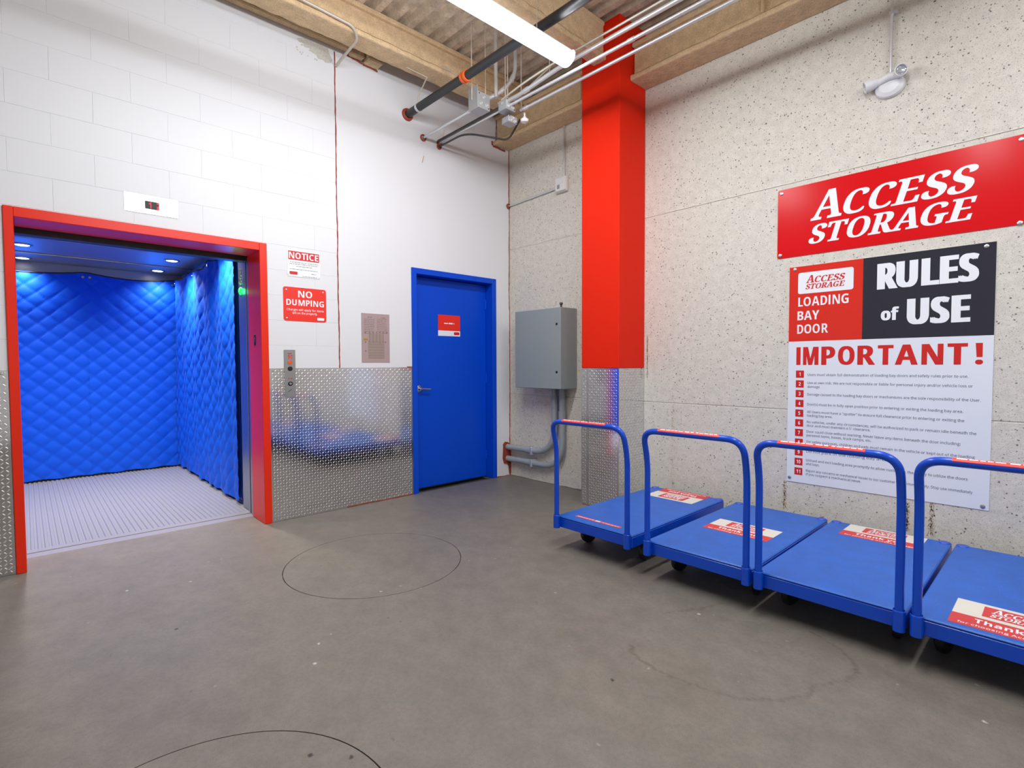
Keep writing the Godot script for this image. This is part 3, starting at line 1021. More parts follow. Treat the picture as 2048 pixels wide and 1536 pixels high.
func build_ceiling_steel() -> void:
	beam("steel_beam", "tan sprayed steel beam running above the white wall", Vector3(-6.6, 3.815, 0.345), Vector3(-0.03, 3.815, 0.345), Vector3(0, 0, 1), DECK_Y - 3.815, 0.205, 0.11, [])
	beam("steel_beam", "tan sprayed steel beam between white wall and red column, along the concrete wall", Vector3(-0.118, 3.595, 0.005), Vector3(-0.118, 3.595, 1.338), Vector3(1, 0, 0), 0.31, 0.232, 0.14, [0.46, 1.18])
	beam("steel_beam", "tan sprayed steel beam from the red column over the concrete wall and emergency light", Vector3(-0.118, 3.595, 1.738), Vector3(-0.118, 3.595, 7.55), Vector3(1, 0, 0), 0.31, 0.232, 0.14, [1.05, 3.2])
	beam("steel_beam", "tan sprayed steel beam butting into the face of the red column", Vector3(-6.6, 3.765, 1.535), Vector3(-0.383, 3.765, 1.535), Vector3(0, 0, 1), DECK_Y - 3.765, 0.125, 0.09, [2.0])
	var tr := structure("trim_5")
	obj("caulk_line", ribbon(Vector3(-0.195, 3.63, 0.0), Vector3(-0.19, 3.9, 0.0), Vector3.RIGHT, Vector3(0, 0, 1), 0.007), M.caulk, tr)
	obj("caulk_line", ribbon(Vector3(-0.245, 3.635, 0.0), Vector3(-0.238, 3.59, 0.0), Vector3.RIGHT, Vector3(0, 0, 1), 0.012), M.caulk, tr)
	obj("caulk_line", ribbon(Vector3(-0.24, 3.588, 0.0), Vector3(-0.06, 3.578, 0.0), Vector3.UP, Vector3(0, 0, 1), 0.011), M.caulk, tr)
	# sprayed ledger on the block wall
	var t := thing("wall_ledger", "tan sprayed ledger along the top of the block wall", "ledger", Vector3(-6.6, 3.91, 0.0))
	obj("ledger_strip", bx(Vector3(0, 0, 0.002), Vector3(4.72, 0.09, 0.075), 0.01), M.spray, t)
	obj("end_block", bx(Vector3(4.72, -0.022, 0.002), Vector3(4.85, 0.09, 0.07), 0.01), M.spray, t)
	obj("end_block", bx(Vector3(4.86, -0.04, 0.002), Vector3(5.0, 0.06, 0.12), 0.01), M.spray, t)
	obj("caulk_bead", ribbon(Vector3(4.70, -0.012, 0.003), Vector3(4.86, -0.03, 0.003), Vector3.UP, Vector3(0, 0, 1), 0.008), M.caulk, t)
	obj("caulk_bead", ribbon(Vector3(4.86, -0.042, 0.003), Vector3(5.0, -0.05, 0.003), Vector3.UP, Vector3(0, 0, 1), 0.008), M.caulk, t)

# ---- pipes and conduits under the deck
func ring(at: Vector3, axis: Vector3, r: float) -> MB:
	return lt(at, axis, [Vector2(r * 0.9, 0.0), Vector2(r * 1.55, 0.002), Vector2(r * 1.5, 0.008), Vector2(r * 0.95, 0.012)], 14)

func conduit(label: String, pts: Array, r: float, m: Material, couplings := [], caulk := -1.0, called := "conduit") -> Node3D:
	var t := thing(called, label, "conduit" if called == "conduit" else called.replace("_", " "), pts[0])
	var q := []
	for p in pts: q.append(p - pts[0])
	obj("tube", tb(q, r, 12), m, t)
	for c in couplings:
		var i: int = clampi(int(c * (q.size() - 1)), 0, q.size() - 2)
		var f: float = c * (q.size() - 1) - i
		var p: Vector3 = q[i].lerp(q[i + 1], f)
		var dd: Vector3 = (q[i + 1] - q[i]).normalized()
		obj("coupling", tb([p - dd * 0.025, p + dd * 0.025], r * 1.25, 12), m, t)
	if caulk > 0.0:
		obj("firestop_ring", ring(Vector3(0, 0, 0), (q[1] - q[0]).normalized(), caulk), M.caulk, t)
	return t

func rod(label: String, a: Vector3, b: Vector3, r := 0.0045, m: Material = null) -> void:
	var t := thing("hanger_rod", label, "hanger rod", a, "hanger rods under the roof deck")
	obj("rod", tb([Vector3.ZERO, b - a], r, 8), m if m else M.wire, t)

func build_pipes() -> void:
	# black sprinkler pipe
	var p := thing("sprinkler_pipe", "black steel pipe running from the white wall under the deck", "pipe", Vector3(-1.295, 3.58, 0.0))
	obj("pipe", tb([Vector3(0, 0, 0.0), Vector3(0, 0, 7.5)], 0.034, 18), M.black_pipe, p)
	obj("firestop_ring", lt(Vector3.ZERO, Vector3(0, 0, 1), [Vector2(0.034, 0), Vector2(0.058, 0.002), Vector2(0.055, 0.014), Vector2(0.036, 0.02)], 18), M.caulk, p)
	for z in [0.86, 0.895]:
		obj("orange_coupling", lt(Vector3(0, 0, z), Vector3(0, 0, 1), [Vector2(0.034, -0.013), Vector2(0.044, -0.012), Vector2(0.046, 0.0), Vector2(0.044, 0.012), Vector2(0.034, 0.013)], 18), M.orange, p)
	for z in [0.19, 2.2]:
		obj("hanger_ring", lt(Vector3(0, 0, z), Vector3(0, 0, 1), [Vector2(0.034, -0.012), Vector2(0.039, -0.011), Vector2(0.039, 0.011), Vector2(0.034, 0.012)], 18), M.galv, p)
		obj("hanger_strap", tb([Vector3(0, 0.036, z), Vector3(0, 0.1, z), Vector3(-0.012, 0.2, z + 0.16)], 0.006, 8), M.wire, p)
	obj("hanger_strap", tb([Vector3(-0.01, 0.2, 0.35), Vector3(-0.2, 0.24, 0.3)], 0.004, 6), M.wire, p)
	# conduits out of the white wall
	conduit("galvanised conduit from the white wall into the larger junction box", [Vector3(-1.123, 3.417, 0.002), Vector3(-1.123, 3.417, 0.76)], 0.0125, M.galv, [0.93], 0.022)
	conduit("long galvanised conduit from the white wall past the smaller junction boxes and over the carts", [Vector3(-0.937, 3.418, 0.002), Vector3(-0.935, 3.418, 7.4)], 0.0125, M.galv, [0.125, 0.3], 0.02)
	conduit("dark cable run below the long conduit at the white wall", bend([Vector3(-0.94, 3.383, 0.002), Vector3(-0.94, 3.383, 0.42), Vector3(-0.75, 3.33, 0.62), Vector3(-0.62, 3.33, 0.66), Vector3(-0.62, 3.47, 0.82)], 0.12), 0.009, M.dark_wire, [], 0.018, "cable")
	conduit("thin dark conduit lying against the long conduit", [Vector3(-0.965, 3.425, 0.03), Vector3(-0.965, 3.425, 0.92)], 0.011, M.dark_wire)
	conduit("galvanised conduit nearest the concrete wall below the deck", [Vector3(-0.838, 3.4, 1.05), Vector3(-0.83, 3.4, 7.4)], 0.0125, M.galv, [0.01])
	conduit("thick upper conduit curving down to the junction boxes", bend([Vector3(-0.985, 3.43, 0.98), Vector3(-0.95, 3.45, 1.15), Vector3(-0.86, 3.56, 1.5), Vector3(-0.86, 3.565, 2.0), Vector3(-0.86, 3.565, 7.4)], 0.15), 0.017, M.galv, [0.3])
	conduit("thin upper conduit beside the thick curved one", bend([Vector3(-0.99, 3.46, 0.98), Vector3(-0.96, 3.52, 1.2), Vector3(-0.885, 3.6, 1.5), Vector3(-0.885, 3.6, 7.4)], 0.12), 0.008, M.wire)
	conduit("white conduit dropping from the deck with a wide sweep into the junction box", bend([Vector3(-0.83, DECK_Y, 0.98), Vector3(-0.83, 3.72, 0.98), Vector3(-0.93, 3.57, 0.92), Vector3(-1.09, 3.46, 0.86)], 0.14), 0.017, M.galv, [0.35, 0.7])
	conduit("straight white conduit dropping from the deck onto the junction boxes", [Vector3(-1.0, DECK_Y, 0.92), Vector3(-1.0, 3.5, 0.92)], 0.016, M.galv)
	conduit("pale cable looping between the conduits", bend([Vector3(-0.99, 3.45, 0.93), Vector3(-0.9, 3.46, 1.0), Vector3(-0.82, 3.55, 1.06), Vector3(-0.84, 3.62, 1.4)], 0.1), 0.006, M.wire, [], -1.0, "cable")
	conduit("pale cable slanting from the beam down to the junction box", bend([Vector3(-1.23, 3.84, 0.5), Vector3(-1.16, 3.66, 0.7), Vector3(-1.06, 3.5, 0.84)], 0.2), 0.006, M.wire, [], -1.0, "cable")
	conduit("pale cable draped along the beam above the scraped patch", bend([Vector3(-3.0, 3.88, 0.47), Vector3(-2.4, 3.86, 0.47), Vector3(-2.06, 3.84, 0.475), Vector3(-2.0, 3.79, 0.43), Vector3(-1.99, 3.76, 0.01)], 0.12), 0.011, M.wire, [], -1.0, "cable")
	rod("thin hanger rod beside the larger junction box", Vector3(-1.19, 3.45, 0.83), Vector3(-1.19, DECK_Y, 0.83))
	rod("thin hanger rod behind the straight conduit drop", Vector3(-0.93, 3.44, 0.96), Vector3(-0.93, DECK_Y, 0.96))
	rod("thin hanger rod between the two conduit drops", Vector3(-0.885, 3.46, 0.94), Vector3(-0.885, DECK_Y, 0.94), 0.006)
	rod("thin hanger rod next to the swept conduit", Vector3(-0.80, 3.43, 1.02), Vector3(-0.80, DECK_Y, 1.02))
	rod("thin hanger rod near the end of the linear light", Vector3(-0.80, 3.6, 1.35), Vector3(-0.80, DECK_Y, 1.35))
	rod("thin hanger rod over the orange coupling", Vector3(-1.10, 3.5, 0.9), Vector3(-1.10, DECK_Y, 0.9), 0.003)
	rod("short stub standing on the long conduit near the white wall", Vector3(-0.937, 3.43, 0.06), Vector3(-0.937, 3.52, 0.09), 0.005)
	# junction boxes
	jbox("larger galvanised junction box on its bracket under the deck", Vector3(-1.115, 3.44, 0.84), Vector3(0.125, 0.125, 0.11), true)
	jbox("smaller galvanised junction box on the long conduit", Vector3(-0.945, 3.415, 0.99), Vector3(0.10, 0.085, 0.1), false)
	jbox("lowest galvanised junction box hanging under the others", Vector3(-0.885, 3.325, 0.96), Vector3(0.095, 0.05, 0.085), false)
	var s := thing("smoke_detector", "small pinkish detector on a stub beside the junction boxes", "detector", Vector3(-0.80, 3.33, 1.06))
	obj("head", lt(Vector3.ZERO, Vector3(0, -1, 0), [Vector2(0.0, 0.03), Vector2(0.03, 0.022), Vector2(0.036, 0.0), Vector2(0.02, -0.012), Vector2(0.008, -0.03), Vector2(0.008, -0.06)], 16), M.alarm, s)

func jbox(label: String, c: Vector3, sz: Vector3, bracket: bool) -> void:
	var t := thing("junction_box", label, "junction box", c, "junction boxes")
	var m := MB.new()
	m.box(Vector3.ZERO, sz, 0.004)
	obj("body", m, M.galv_box, t)
	m = MB.new()
	m.box(Vector3(0, 0, sz.z / 2 + 0.002), Vector3(sz.x * 1.04, sz.y * 1.04, 0.003), 0.001)
	obj("cover", m, M.galv_box, t)
	m = MB.new()
	m.box(Vector3(0, -sz.y / 2 - 0.002, 0), Vector3(sz.x * 1.04, 0.003, sz.z * 1.04), 0.001)
	obj("cover", m, M.galv_box, t)
	for k in [[-0.25, -0.2], [0.25, -0.2], [0.0, 0.25]]:
		obj("knockout", lt(Vector3(sz.x * k[0], sz.y * k[1], sz.z / 2 + 0.0035), Vector3(0, 0, 1), [Vector2(0.014, -0.001), Vector2(0.014, 0.002), Vector2(0.011, 0.003), Vector2(0.009, 0.001), Vector2(0.0, 0.001)], 14), M.galv, t)
	for k in [-0.4, 0.4]:
		obj("screw", lt(Vector3(sz.x * k, -sz.y * 0.4 * signf(k), sz.z / 2 + 0.0035), Vector3(0, 0, 1), [Vector2(0.006, 0.0), Vector2(0.005, 0.003), Vector2(0.0, 0.003)], 8), M.dark_wire, t)
	if bracket:
		m = MB.new()
		m.box(Vector3(-sz.x / 2 - 0.006, 0.02, 0), Vector3(0.004, sz.y * 1.5, sz.z * 1.1), 0.001)
		obj("bracket", m, M.galv_box, t)

# ---- red column
func build_column() -> void:
	var t := thing("structural_column", "square column painted bright red above its metal plate cladding", "column", Vector3(-0.19, 0, 1.5375))
	obj("painted_shaft", bx(Vector3(-0.19, 1.21, -0.1975), Vector3(0.188, DECK_Y, 0.1975), 0.004), M.red_column, t)
	obj("base_shaft", bx(Vector3(-0.186, 0.0, -0.1935), Vector3(0.188, 1.21, 0.1935), 0.004), M.galv_box, t)

# ---- diamond plate
func tread_mesh() -> ArrayMesh:
	var mb := MB.new()
	var L := 0.0100; var W := 0.0037; var H := 0.0017
	var rim := []
	for k in 8:
		var a := TAU * k / 8.0
		rim.append(Vector3(L * cos(a), W * sin(a), 0))
	var top := [Vector3(-L * 0.45, 0, H), Vector3(L * 0.45, 0, H)]
	for k in 8:
		var a: Vector3 = rim[k]
		var b: Vector3 = rim[(k + 1) % 8]
		var tp: Vector3 = top[1] if (k < 2 or k >= 6) else top[0]
		var na := Vector3(a.x / L * 0.3, a.y / W, 1.0).normalized()
		var nb := Vector3(b.x / L * 0.3, b.y / W, 1.0).normalized()
		mb.tri(a, b, tp, na, nb, Vector3(0, 0, 1))
	mb.tri(rim[2], top[0], top[1], Vector3(0, 0.7, 0.7), Vector3(0, 0, 1), Vector3(0, 0, 1))
	mb.tri(rim[6], top[0], top[1], Vector3(0, -0.7, 0.7), Vector3(0, 0, 1), Vector3(0, 0, 1))
	return mb.mesh()

# xf maps the sheet's own x (right), y (up), z (out) to the world
func plate(label: String, xf: Transform3D, w: float, h: float, tm: Mesh, screws := true) -> void:
	var t := thing("diamond_plate_panel", label, "metal panel", xf.origin, "diamond plate panels")
	var q := Transform3D(xf.basis, Vector3.ZERO)
	var m := MB.new()
	slab(m, q, 0, w, 0, h, 0, 0.003, 0.0008)
	obj("sheet", m, M.plate, t)
	var pitch := 0.0232
	var nx := int((w - 0.012) / pitch)
	var ny := int((h - 0.012) / pitch)
	var mm := MultiMesh.new()
	mm.transform_format = MultiMesh.TRANSFORM_3D
	mm.mesh = tm
	mm.instance_count = nx * ny
	for j in ny:
		for i in nx:
			var a := PI / 4 if (i + j) % 2 == 0 else -PI / 4
			var p := Vector3((w - (nx - 1) * pitch) / 2 + i * pitch, (h - (ny - 1) * pitch) / 2 + j * pitch, 0.0029)
			mm.set_instance_transform(j * nx + i, q * Transform3D(Basis(Vector3(0, 0, 1), a), p))
	var mi := MultiMeshInstance3D.new()
	mi.name = "treads"
	mi.multimesh = mm
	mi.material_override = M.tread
	mi.set_meta("kind", "stuff")
	t.add_child(mi)
	if screws:
		for s in [[0.03, h - 0.02], [w - 0.03, h - 0.02], [0.03, 0.03], [w - 0.03, 0.03]]:
			obj("screw", lt(q * Vector3(s[0], s[1], 0.003), q.basis.z, [Vector2(0.007, 0.0), Vector2(0.005, 0.003), Vector2(0.0, 0.0035)], 10), M.screw, t)

func build_plates() -> void:
	var tm := tread_mesh()
	plate("diamond plate wainscot on the white wall between elevator and blue door", Transform3D(Basis.IDENTITY, Vector3(-2.5755, 0.002, 0.0)), 1.301, 1.22, tm)
	plate("diamond plate wainscot on the wall beyond the elevator's left jamb", Transform3D(Basis.IDENTITY, Vector3(-5.27, 0.002, 0.0)), 1.222, 1.22, tm)
	var side := Basis(Vector3(0, 0, 1), Vector3.UP, Vector3(-1, 0, 0))
	plate("narrow diamond plate strip on the red column's base at the cabinet side", Transform3D(side, Vector3(-0.3765, 0.004, 1.338)), 0.066, 1.206, tm, false)
	plate("wide diamond plate sheet on the red column's base facing the room", Transform3D(side, Vector3(-0.3765, 0.004, 1.407)), 0.330, 1.206, tm)
	plate("diamond plate sheet on the red column's base facing the carts", Transform3D(Basis.IDENTITY, Vector3(-0.379, 0.004, 1.7315)), 0.377, 1.206, tm, false)

# ---- small things on the white wall
func bolt(at: Vector3, n: Vector3, parent: Node3D, r := 0.008) -> void:
	obj("screw", lt(at, n, [Vector2(r, 0.0), Vector2(r * 0.85, r * 0.35), Vector2(0.0, r * 0.5)], 12), M.screw, parent)

func build_wall_signs() -> void:
	var I := Transform3D.IDENTITY
	# elevator position indicator
	var t := thing("floor_indicator", "stainless floor indicator with red digits above the elevator", "indicator", Vector3(-3.313, 2.273, 0))
	var xf := Transform3D(Basis.IDENTITY, -t.position)
	var m := MB.new()
	slab(m, xf, -3.466, -3.16, 2.273, 2.397, 0, 0.004, 0.001)
	obj("face_plate", m, M.chrome, t)
	m = MB.new()
	slab(m, xf, -3.352, -3.27, 2.306, 2.36, 0.004, 0.0048)
	obj("display_window", m, M.black, t)
	m = MB.new()
	write(m, "1", xf.translated_local(Vector3(0, 0, 0.0048)), -3.33, -3.316, 2.312, 2.353)
	slab(m, xf, -3.284, -3.272, 2.308, 2.332, 0.0048, 0.0053)
	slab(m, xf, -3.284, -3.272, 2.345, 2.358, 0.0048, 0.0053)
	obj("display_digits", m, M.red_led, t)
	bolt(Vector3(-3.44, 2.345, 0.004) + xf.origin, Vector3(0, 0, 1), t, 0.004)
	# notice sign
	t = thing("notice_sign", "white NOTICE sign with a red heading above the red sign", "sign", Vector3(-2.287, 1.96, 0))
	xf = Transform3D(Basis.IDENTITY, -t.position)
	m = MB.new()
	slab(m, xf, -2.42, -2.153, 1.96, 2.172, 0, 0.003, 0.0008)
	obj("board", m, M.print_white, t)
	m = MB.new()
	slab(m, xf, -2.412, -2.161, 2.094, 2.164, 0.003, 0.0036)
	obj("red_heading", m, M.notice_red, t)
	m = MB.new()
	write(m, "NOTlCE", xf.translated_local(Vector3(0, 0, 0.0036)), -2.406, -2.168, 2.104, 2.154)
	obj("lettering", m, M.print_white, t)
	m = MB.new()
	for r in [[-2.399, -2.172, 2.073], [-2.403, -2.170, 2.059], [-2.351, -2.220, 2.042], [-2.401, -2.174, 2.017], [-2.30, -2.18, 1.966]]:
		marks(m, xf, r[0], r[1], r[2], 0.006, 0.003)
	marks(m, xf, -2.228, -2.182, 1.99, 0.006, 0.003)
	obj("small_print", m, M.print_grey, t)
	m = MB.new()
	m.prism(round_rect(-2.404, -2.34, 1.976, 2.001, 0.006), xf.translated_local(Vector3(0, 0, 0.003)), 0.0006)
	obj("red_badge", m, M.notice_red, t)
	for b in [[-2.414, 1.976], [-2.162, 1.972]]: bolt(Vector3(b[0], b[1], 0.003) + xf.origin, Vector3(0, 0, 1), t, 0.006)
	# no dumping sign
	t = thing("no_dumping_sign", "red NO DUMPING sign with rounded corners beside the elevator", "sign", Vector3(-2.282, 1.603, 0))
	xf = Transform3D(Basis.IDENTITY, -t.position)
	m = MB.new()
	m.prism(round_rect(-2.457, -2.107, 1.603, 1.875, 0.018), xf, 0.003)
	obj("board", m, M.dump_red, t)
	m = MB.new()
	var f := xf.translated_local(Vector3(0, 0, 0.003))
	write(m, "NO", f, -2.339, -2.225, 1.796, 1.85)
	write(m, "DUMPlNG", f, -2.434, -2.127, 1.729, 1.777)
	write(m, "Charges will apply for items", f, -2.431, -2.129, 1.687, 1.704, false, 0.0, false, 0.0, 24)
	write(m, "left on the property.", f, -2.386, -2.182, 1.660, 1.677, false, 0.0, false, 0.0, 24)
	obj("lettering", m, M.print_white, t)
	m = MB.new()
	m.prism(round_rect(-2.185, -2.126, 1.617, 1.639, 0.005), f, 0.0006)
	obj("white_badge", m, M.print_white, t)
	for b in [[-2.433, 1.85], [-2.132, 1.852], [-2.431, 1.624]]: bolt(Vector3(b[0], b[1], 0.003) + xf.origin, Vector3(0, 0, 1), t, 0.008)
	# floor plan
	t = thing("floor_plan", "brownish floor plan sheet on the wall between sign and blue door", "floor plan", Vector3(-1.651, 1.268, 0))
	xf = Transform3D(Basis.IDENTITY, -t.position)
	m = MB.new()
	slab(m, xf, -1.79, -1.512, 1.268, 1.706, 0, 0.004, 0.001)
	obj("sheet", m, M.map_brown, t)
	m = MB.new()
	for k in 9:
		marks(m, xf, -1.765, -1.665, 1.65 - k * 0.0155, 0.006, 0.004)
		marks(m, xf, -1.638, -1.54, 1.655 - k * 0.0155, 0.006, 0.004)
	marks(m, xf, -1.73, -1.69, 1.668, 0.008, 0.004)
	marks(m, xf, -1.60, -1.55, 1.668, 0.008, 0.004)
	obj("small_print", m, M.map_dark, t)
	m = MB.new()
	slab(m, xf, -1.728, -1.567, 1.305, 1.47, 0.004, 0.0046)
	slab(m, xf, -1.72, -1.575, 1.47, 1.525, 0.004, 0.0045)
	obj("building_outline", m, M.map_mid, t)
	m = MB.new()
	for k in 7:
		slab(m, xf, -1.728, -1.567, 1.305 + k * 0.0245, 1.308 + k * 0.0245, 0.0046, 0.005)
	for k in 5:
		var x := -1.715 + k * 0.034
		slab(m, xf, x, x + 0.004, 1.43 + 0.01 * (k % 3), 1.535, 0.0045, 0.005)
		slab(m, xf, x - 0.004, x + 0.008, 1.533, 1.545, 0.004, 0.005)
	for k in [[-1.755, 1.535], [-1.54, 1.54], [-1.752, 1.45], [-1.555, 1.453], [-1.752, 1.37]]:
		slab(m, xf, k[0] - 0.007, k[0] + 0.007, k[1] - 0.006, k[1] + 0.006, 0.004, 0.0045)
	obj("plan_lines", m, M.map_dark, t)
	m = MB.new()
	slab(m, xf, -1.771, -1.731, 1.464, 1.481, 0.004, 0.0046)
	obj("yellow_tag", m, M.map_yellow, t)
	# call button panel
	t = thing("call_button_panel", "narrow brushed steel elevator call panel with buttons and key switch", "button panel", Vector3(-2.417, 0.99, 0.0035))
	xf = Transform3D(Basis.IDENTITY, Vector3(-t.position.x, -t.position.y, 0))
	m = MB.new()
	slab(m, xf, -2.461, -2.373, 0.99, 1.37, 0, 0.005, 0.0012)
	obj("face_plate", m, M.steel, t)
	var c := Vector3(-2.4165, 1.27, 0.005) + xf.origin
	var z := Vector3(0, 0, 1)
	obj("red_button", lt(c, z, [Vector2(0.018, 0.0), Vector2(0.018, 0.005), Vector2(0.013, 0.006), Vector2(0.012, 0.004), Vector2(0.0, 0.006)], 18), M.orange, t)
	c.y += 1.218 - 1.27
	obj("black_button", lt(c, z, [Vector2(0.019, 0.0), Vector2(0.019, 0.004), Vector2(0.016, 0.006), Vector2(0.0, 0.006)], 18), M.black, t)
	c.y += 1.098 - 1.218
	var ks := obj("key_switch", lt(c, z, [Vector2(0.019, 0.0), Vector2(0.018, 0.006), Vector2(0.012, 0.008), Vector2(0.009, 0.005)], 18), M.black, t)
	obj("key_barrel", lt(c, z, [Vector2(0.010, 0.0), Vector2(0.009, 0.007), Vector2(0.0, 0.007)], 14), M.chrome, ks)
	m = MB.new()
	for r in [[1.335, 0.008], [1.322, 0.008], [1.309, 0.008], [1.297, 0.006], [1.136, 0.008]]:
		marks(m, xf, -2.433, -2.398, r[0], r[1], 0.005)
	obj("red_print", m, M.notice_red, t)
	m = MB.new()
	m.box(Vector3(-2.42, 1.043, 0.0053) + xf.origin, Vector3(0.035, 0.004, 0.0006), 0.0, Basis(Vector3(0, 0, 1), 0.6))
	obj("scratch", m, M.dark_wire, t)
	# short wire stub left in the wall
	t = thing("wire_stub", "short tan wire stub poking from the white wall", "wire", Vector3(-1.135, 3.18, 0.0))
	obj("wire", tb([Vector3(0, 0, 0), Vector3(0.004, 0.03, 0.012), Vector3(0.014, 0.065, 0.012)], 0.004, 6), M.spray, t)

# ---- signs on the concrete wall; local x = world z, local y = up
func build_big_signs() -> void:
	var B := Basis(Vector3(0, 0, 1), Vector3.UP, Vector3(-1, 0, 0))
	var n := Vector3(-1, 0, 0)
	var t := thing("storage_sign", "large red ACCESS STORAGE sign with white lettering on the concrete wall", "sign", Vector3(0, 1.99, 3.465))
	var xf := Transform3D(B, Vector3(0, -1.99, -3.465))
	var m := MB.new()
	m.prism(round_rect(2.833, 4.105, 1.992, 2.4745, 0.012), xf, 0.005)
	obj("board", m, M.sign_red, t)
	var f := xf.translated_local(Vector3(0, 0, 0.005))
	m = MB.new()
	logo(m, f, 3.037, 3.909, 2.06, 2.4075)
	obj("lettering", m, M.print_white, t)
	for b in [[2.857, 2.449], [4.081, 2.449], [2.853, 2.013], [4.084, 2.0]]:
		obj("screw", lt(f * Vector3(b[0], b[1], 0), n, [Vector2(0.013, 0.0), Vector2(0.012, 0.004), Vector2(0.006, 0.006), Vector2(0.0, 0.006)], 14), M.screw, t)

	t = thing("rules_sign", "tall white loading bay rules of use sign headed red and dark grey", "sign", Vector3(0, 0.403, 3.456))
	xf = Transform3D(B, Vector3(0, -0.403, -3.456))
	m = MB.new()
	slab(m, xf, 2.918, 3.994, 0.403, 1.9185, 0, 0.005, 0.001)
	obj("board", m, M.sign_white, t)
	f = xf.translated_local(Vector3(0, 0, 0.005))
	m = MB.new()
	slab(m, f, 2.9185, 3.362, 1.398, 1.918, 0, 0.0006)
	obj("red_block", m, M.sign_orange_red, t)
	m = MB.new()
	slab(m, f, 3.362, 3.9935, 1.398, 1.918, 0, 0.0006)
	obj("dark_block", m, M.sign_dark, t)
	m = MB.new()
	m.prism(round_rect(2.975, 3.309, 1.727, 1.873, 0.014), f, 0.001)
	obj("logo_panel", m, M.print_white, t)
	m = MB.new()
	logo(m, f.translated_local(Vector3(0, 0, 0.001)), 3.023, 3.262, 1.755, 1.85)
	obj("logo_lettering", m, M.print_red, t)
	var g := f.translated_local(Vector3(0, 0, 0.0006))
	m = MB.new()
	write(m, "LOADlNG", g, 2.978, 3.283, 1.64, 1.703)
	write(m, "BAY", g, 2.974, 3.111, 1.545, 1.607)
	write(m, "DOOR", g, 2.974, 3.166, 1.451, 1.514)
	obj("heading_lettering", m, M.print_white, t)
	m = MB.new()
	write(m, "RULES", g, 3.438, 3.923, 1.709, 1.87, false, 0.0, true, 0.0085)
	write(m, "of", g, 3.462, 3.556, 1.512, 1.592, false, 0.0, true, 0.003)
	write(m, "USE", g, 3.595, 3.891, 1.479, 1.635, false, 0.0, true, 0.0085)
	obj("title_lettering", m, M.print_white, t)
	m = MB.new()
	var ltr := "IMPORTANT"
	var l2 := [2.971, 3.014, 3.128, 3.228, 3.339, 3.450, 3.540, 3.672, 3.793]
	var r2 := [2.997, 3.111, 3.211, 3.323, 3.437, 3.532, 3.655, 3.775, 3.884]
	slab(m, f, 2.971, 2.998, 1.233, 1.357, 0, 0.0008)
	for i in range(1, 9):
		write(m, ltr[i], f, l2[i], r2[i], 1.233, 1.357, false, 0.0, true, 0.0035)
	write(m, "!", f, 3.917, 3.951, 1.233, 1.356, false, 0.0, true, 0.0)
	obj("warning_lettering", m, M.print_red, t)
	for i in 11:
		m = MB.new()
		var y := 1.194 - 0.0685 * i
		slab(m, f, 2.970, 3.0215, y - 0.051, y, 0, 0.0006)
		var bxo := obj("number_box", m, M.print_red, t)
		m = MB.new()
		var s := str(i + 1)
		var w := 0.013 if s.length() == 1 else 0.026
		if s == "1": w = 0.009
		write(m, s, g, 2.9957 - w / 2, 2.9957 + w / 2, y - 0.038, y - 0.013, false, 0.0, true, 0.0, 24)
		obj("numeral", m, M.print_white, bxo)
	m = MB.new()
	var lines := [
		["Users must obtain full demonstration of loading bay doors and safety rules prior to use.", 1.157, 3.889],
		["Use at own risk. We are not responsible or liable for personal injury and/or vehicle loss or", 1.101, 3.910], ["damage", 1.074, 3.121],
		["Damage caused to the loading bay doors or mechanisms are the sole responsibility of the User.", 1.021, 3.947],
		["Door(s) must be in fully open position prior to entering or exiting the loading bay area.", 0.952, 3.871],
		["All Users must have a \"spotter\" to ensure full clearance prior to entering or exiting the", 0.899, 3.877], ["loading bay area.", 0.874, 3.201],
		["No vehicles, under any circumstances, will be authorized to park or remain idle beneath the", 0.829, 3.931], ["door and must maintain a 5' clearance.", 0.804, 3.419],
		["Door could close without warning. Never leave any items beneath the door including:", 0.762, 3.863], ["personal items, boxes, truck ramps, etc.", 0.736, 3.426],
		["For safety purposes, children and pets must remain in the vehicle or kept out of the loading", 0.692, 3.927], ["bay area.", 0.667, 3.13],
		["Do not park in the loading bay area.", 0.622, 3.52],
		["Unload and exit loading area promptly to allow customers the ability to utilize the doors", 0.561, 3.899], ["and bays.", 0.536, 3.128],
		["Report any concerns or mechanical issues to our customer team immediately. Stop use immediately", 0.488, 3.922], ["if you suspect a mechanical issue.", 0.463, 3.373],
	]
	for l in lines:
		write(m, l[0], f, 3.045, l[2], l[1], l[1] + 0.0165, false, 0.0, false, 0.0, 28)
	obj("rule_text", m, M.print_dark, t)
	for b in [[2.954, 1.9], [3.952, 1.897], [2.938, 0.433], [3.967, 0.424]]:
		obj("screw", lt(f * Vector3(b[0], b[1], 0), n, [Vector2(0.012, 0.0), Vector2(0.011, 0.004), Vector2(0.005, 0.006), Vector2(0.0, 0.006)], 14), M.screw, t)

# two slanted lines, the first letter of the upper one taller
func logo(m: MB, f: Transform3D, x0: float, x1: float, y0: float, y1: float) -> void:
	var w := x1 - x0
	var h := y1 - y0
	write(m, "A", f, x0 + w * 0.010, x0 + w * 0.225, y0 + h * 0.458, y1, true, 0.22, true, w * 0.0035)
	write(m, "CCESS", f, x0 + w * 0.235, x1, y0 + h * 0.458, y0 + h * 0.895, true, 0.28, true, w * 0.0035)
	write(m, "STORAGE", f, x0, x0 + w * 0.997, y0 + h * 0.006, y0 + h * 0.375, true, 0.28, true, w * 0.0035)

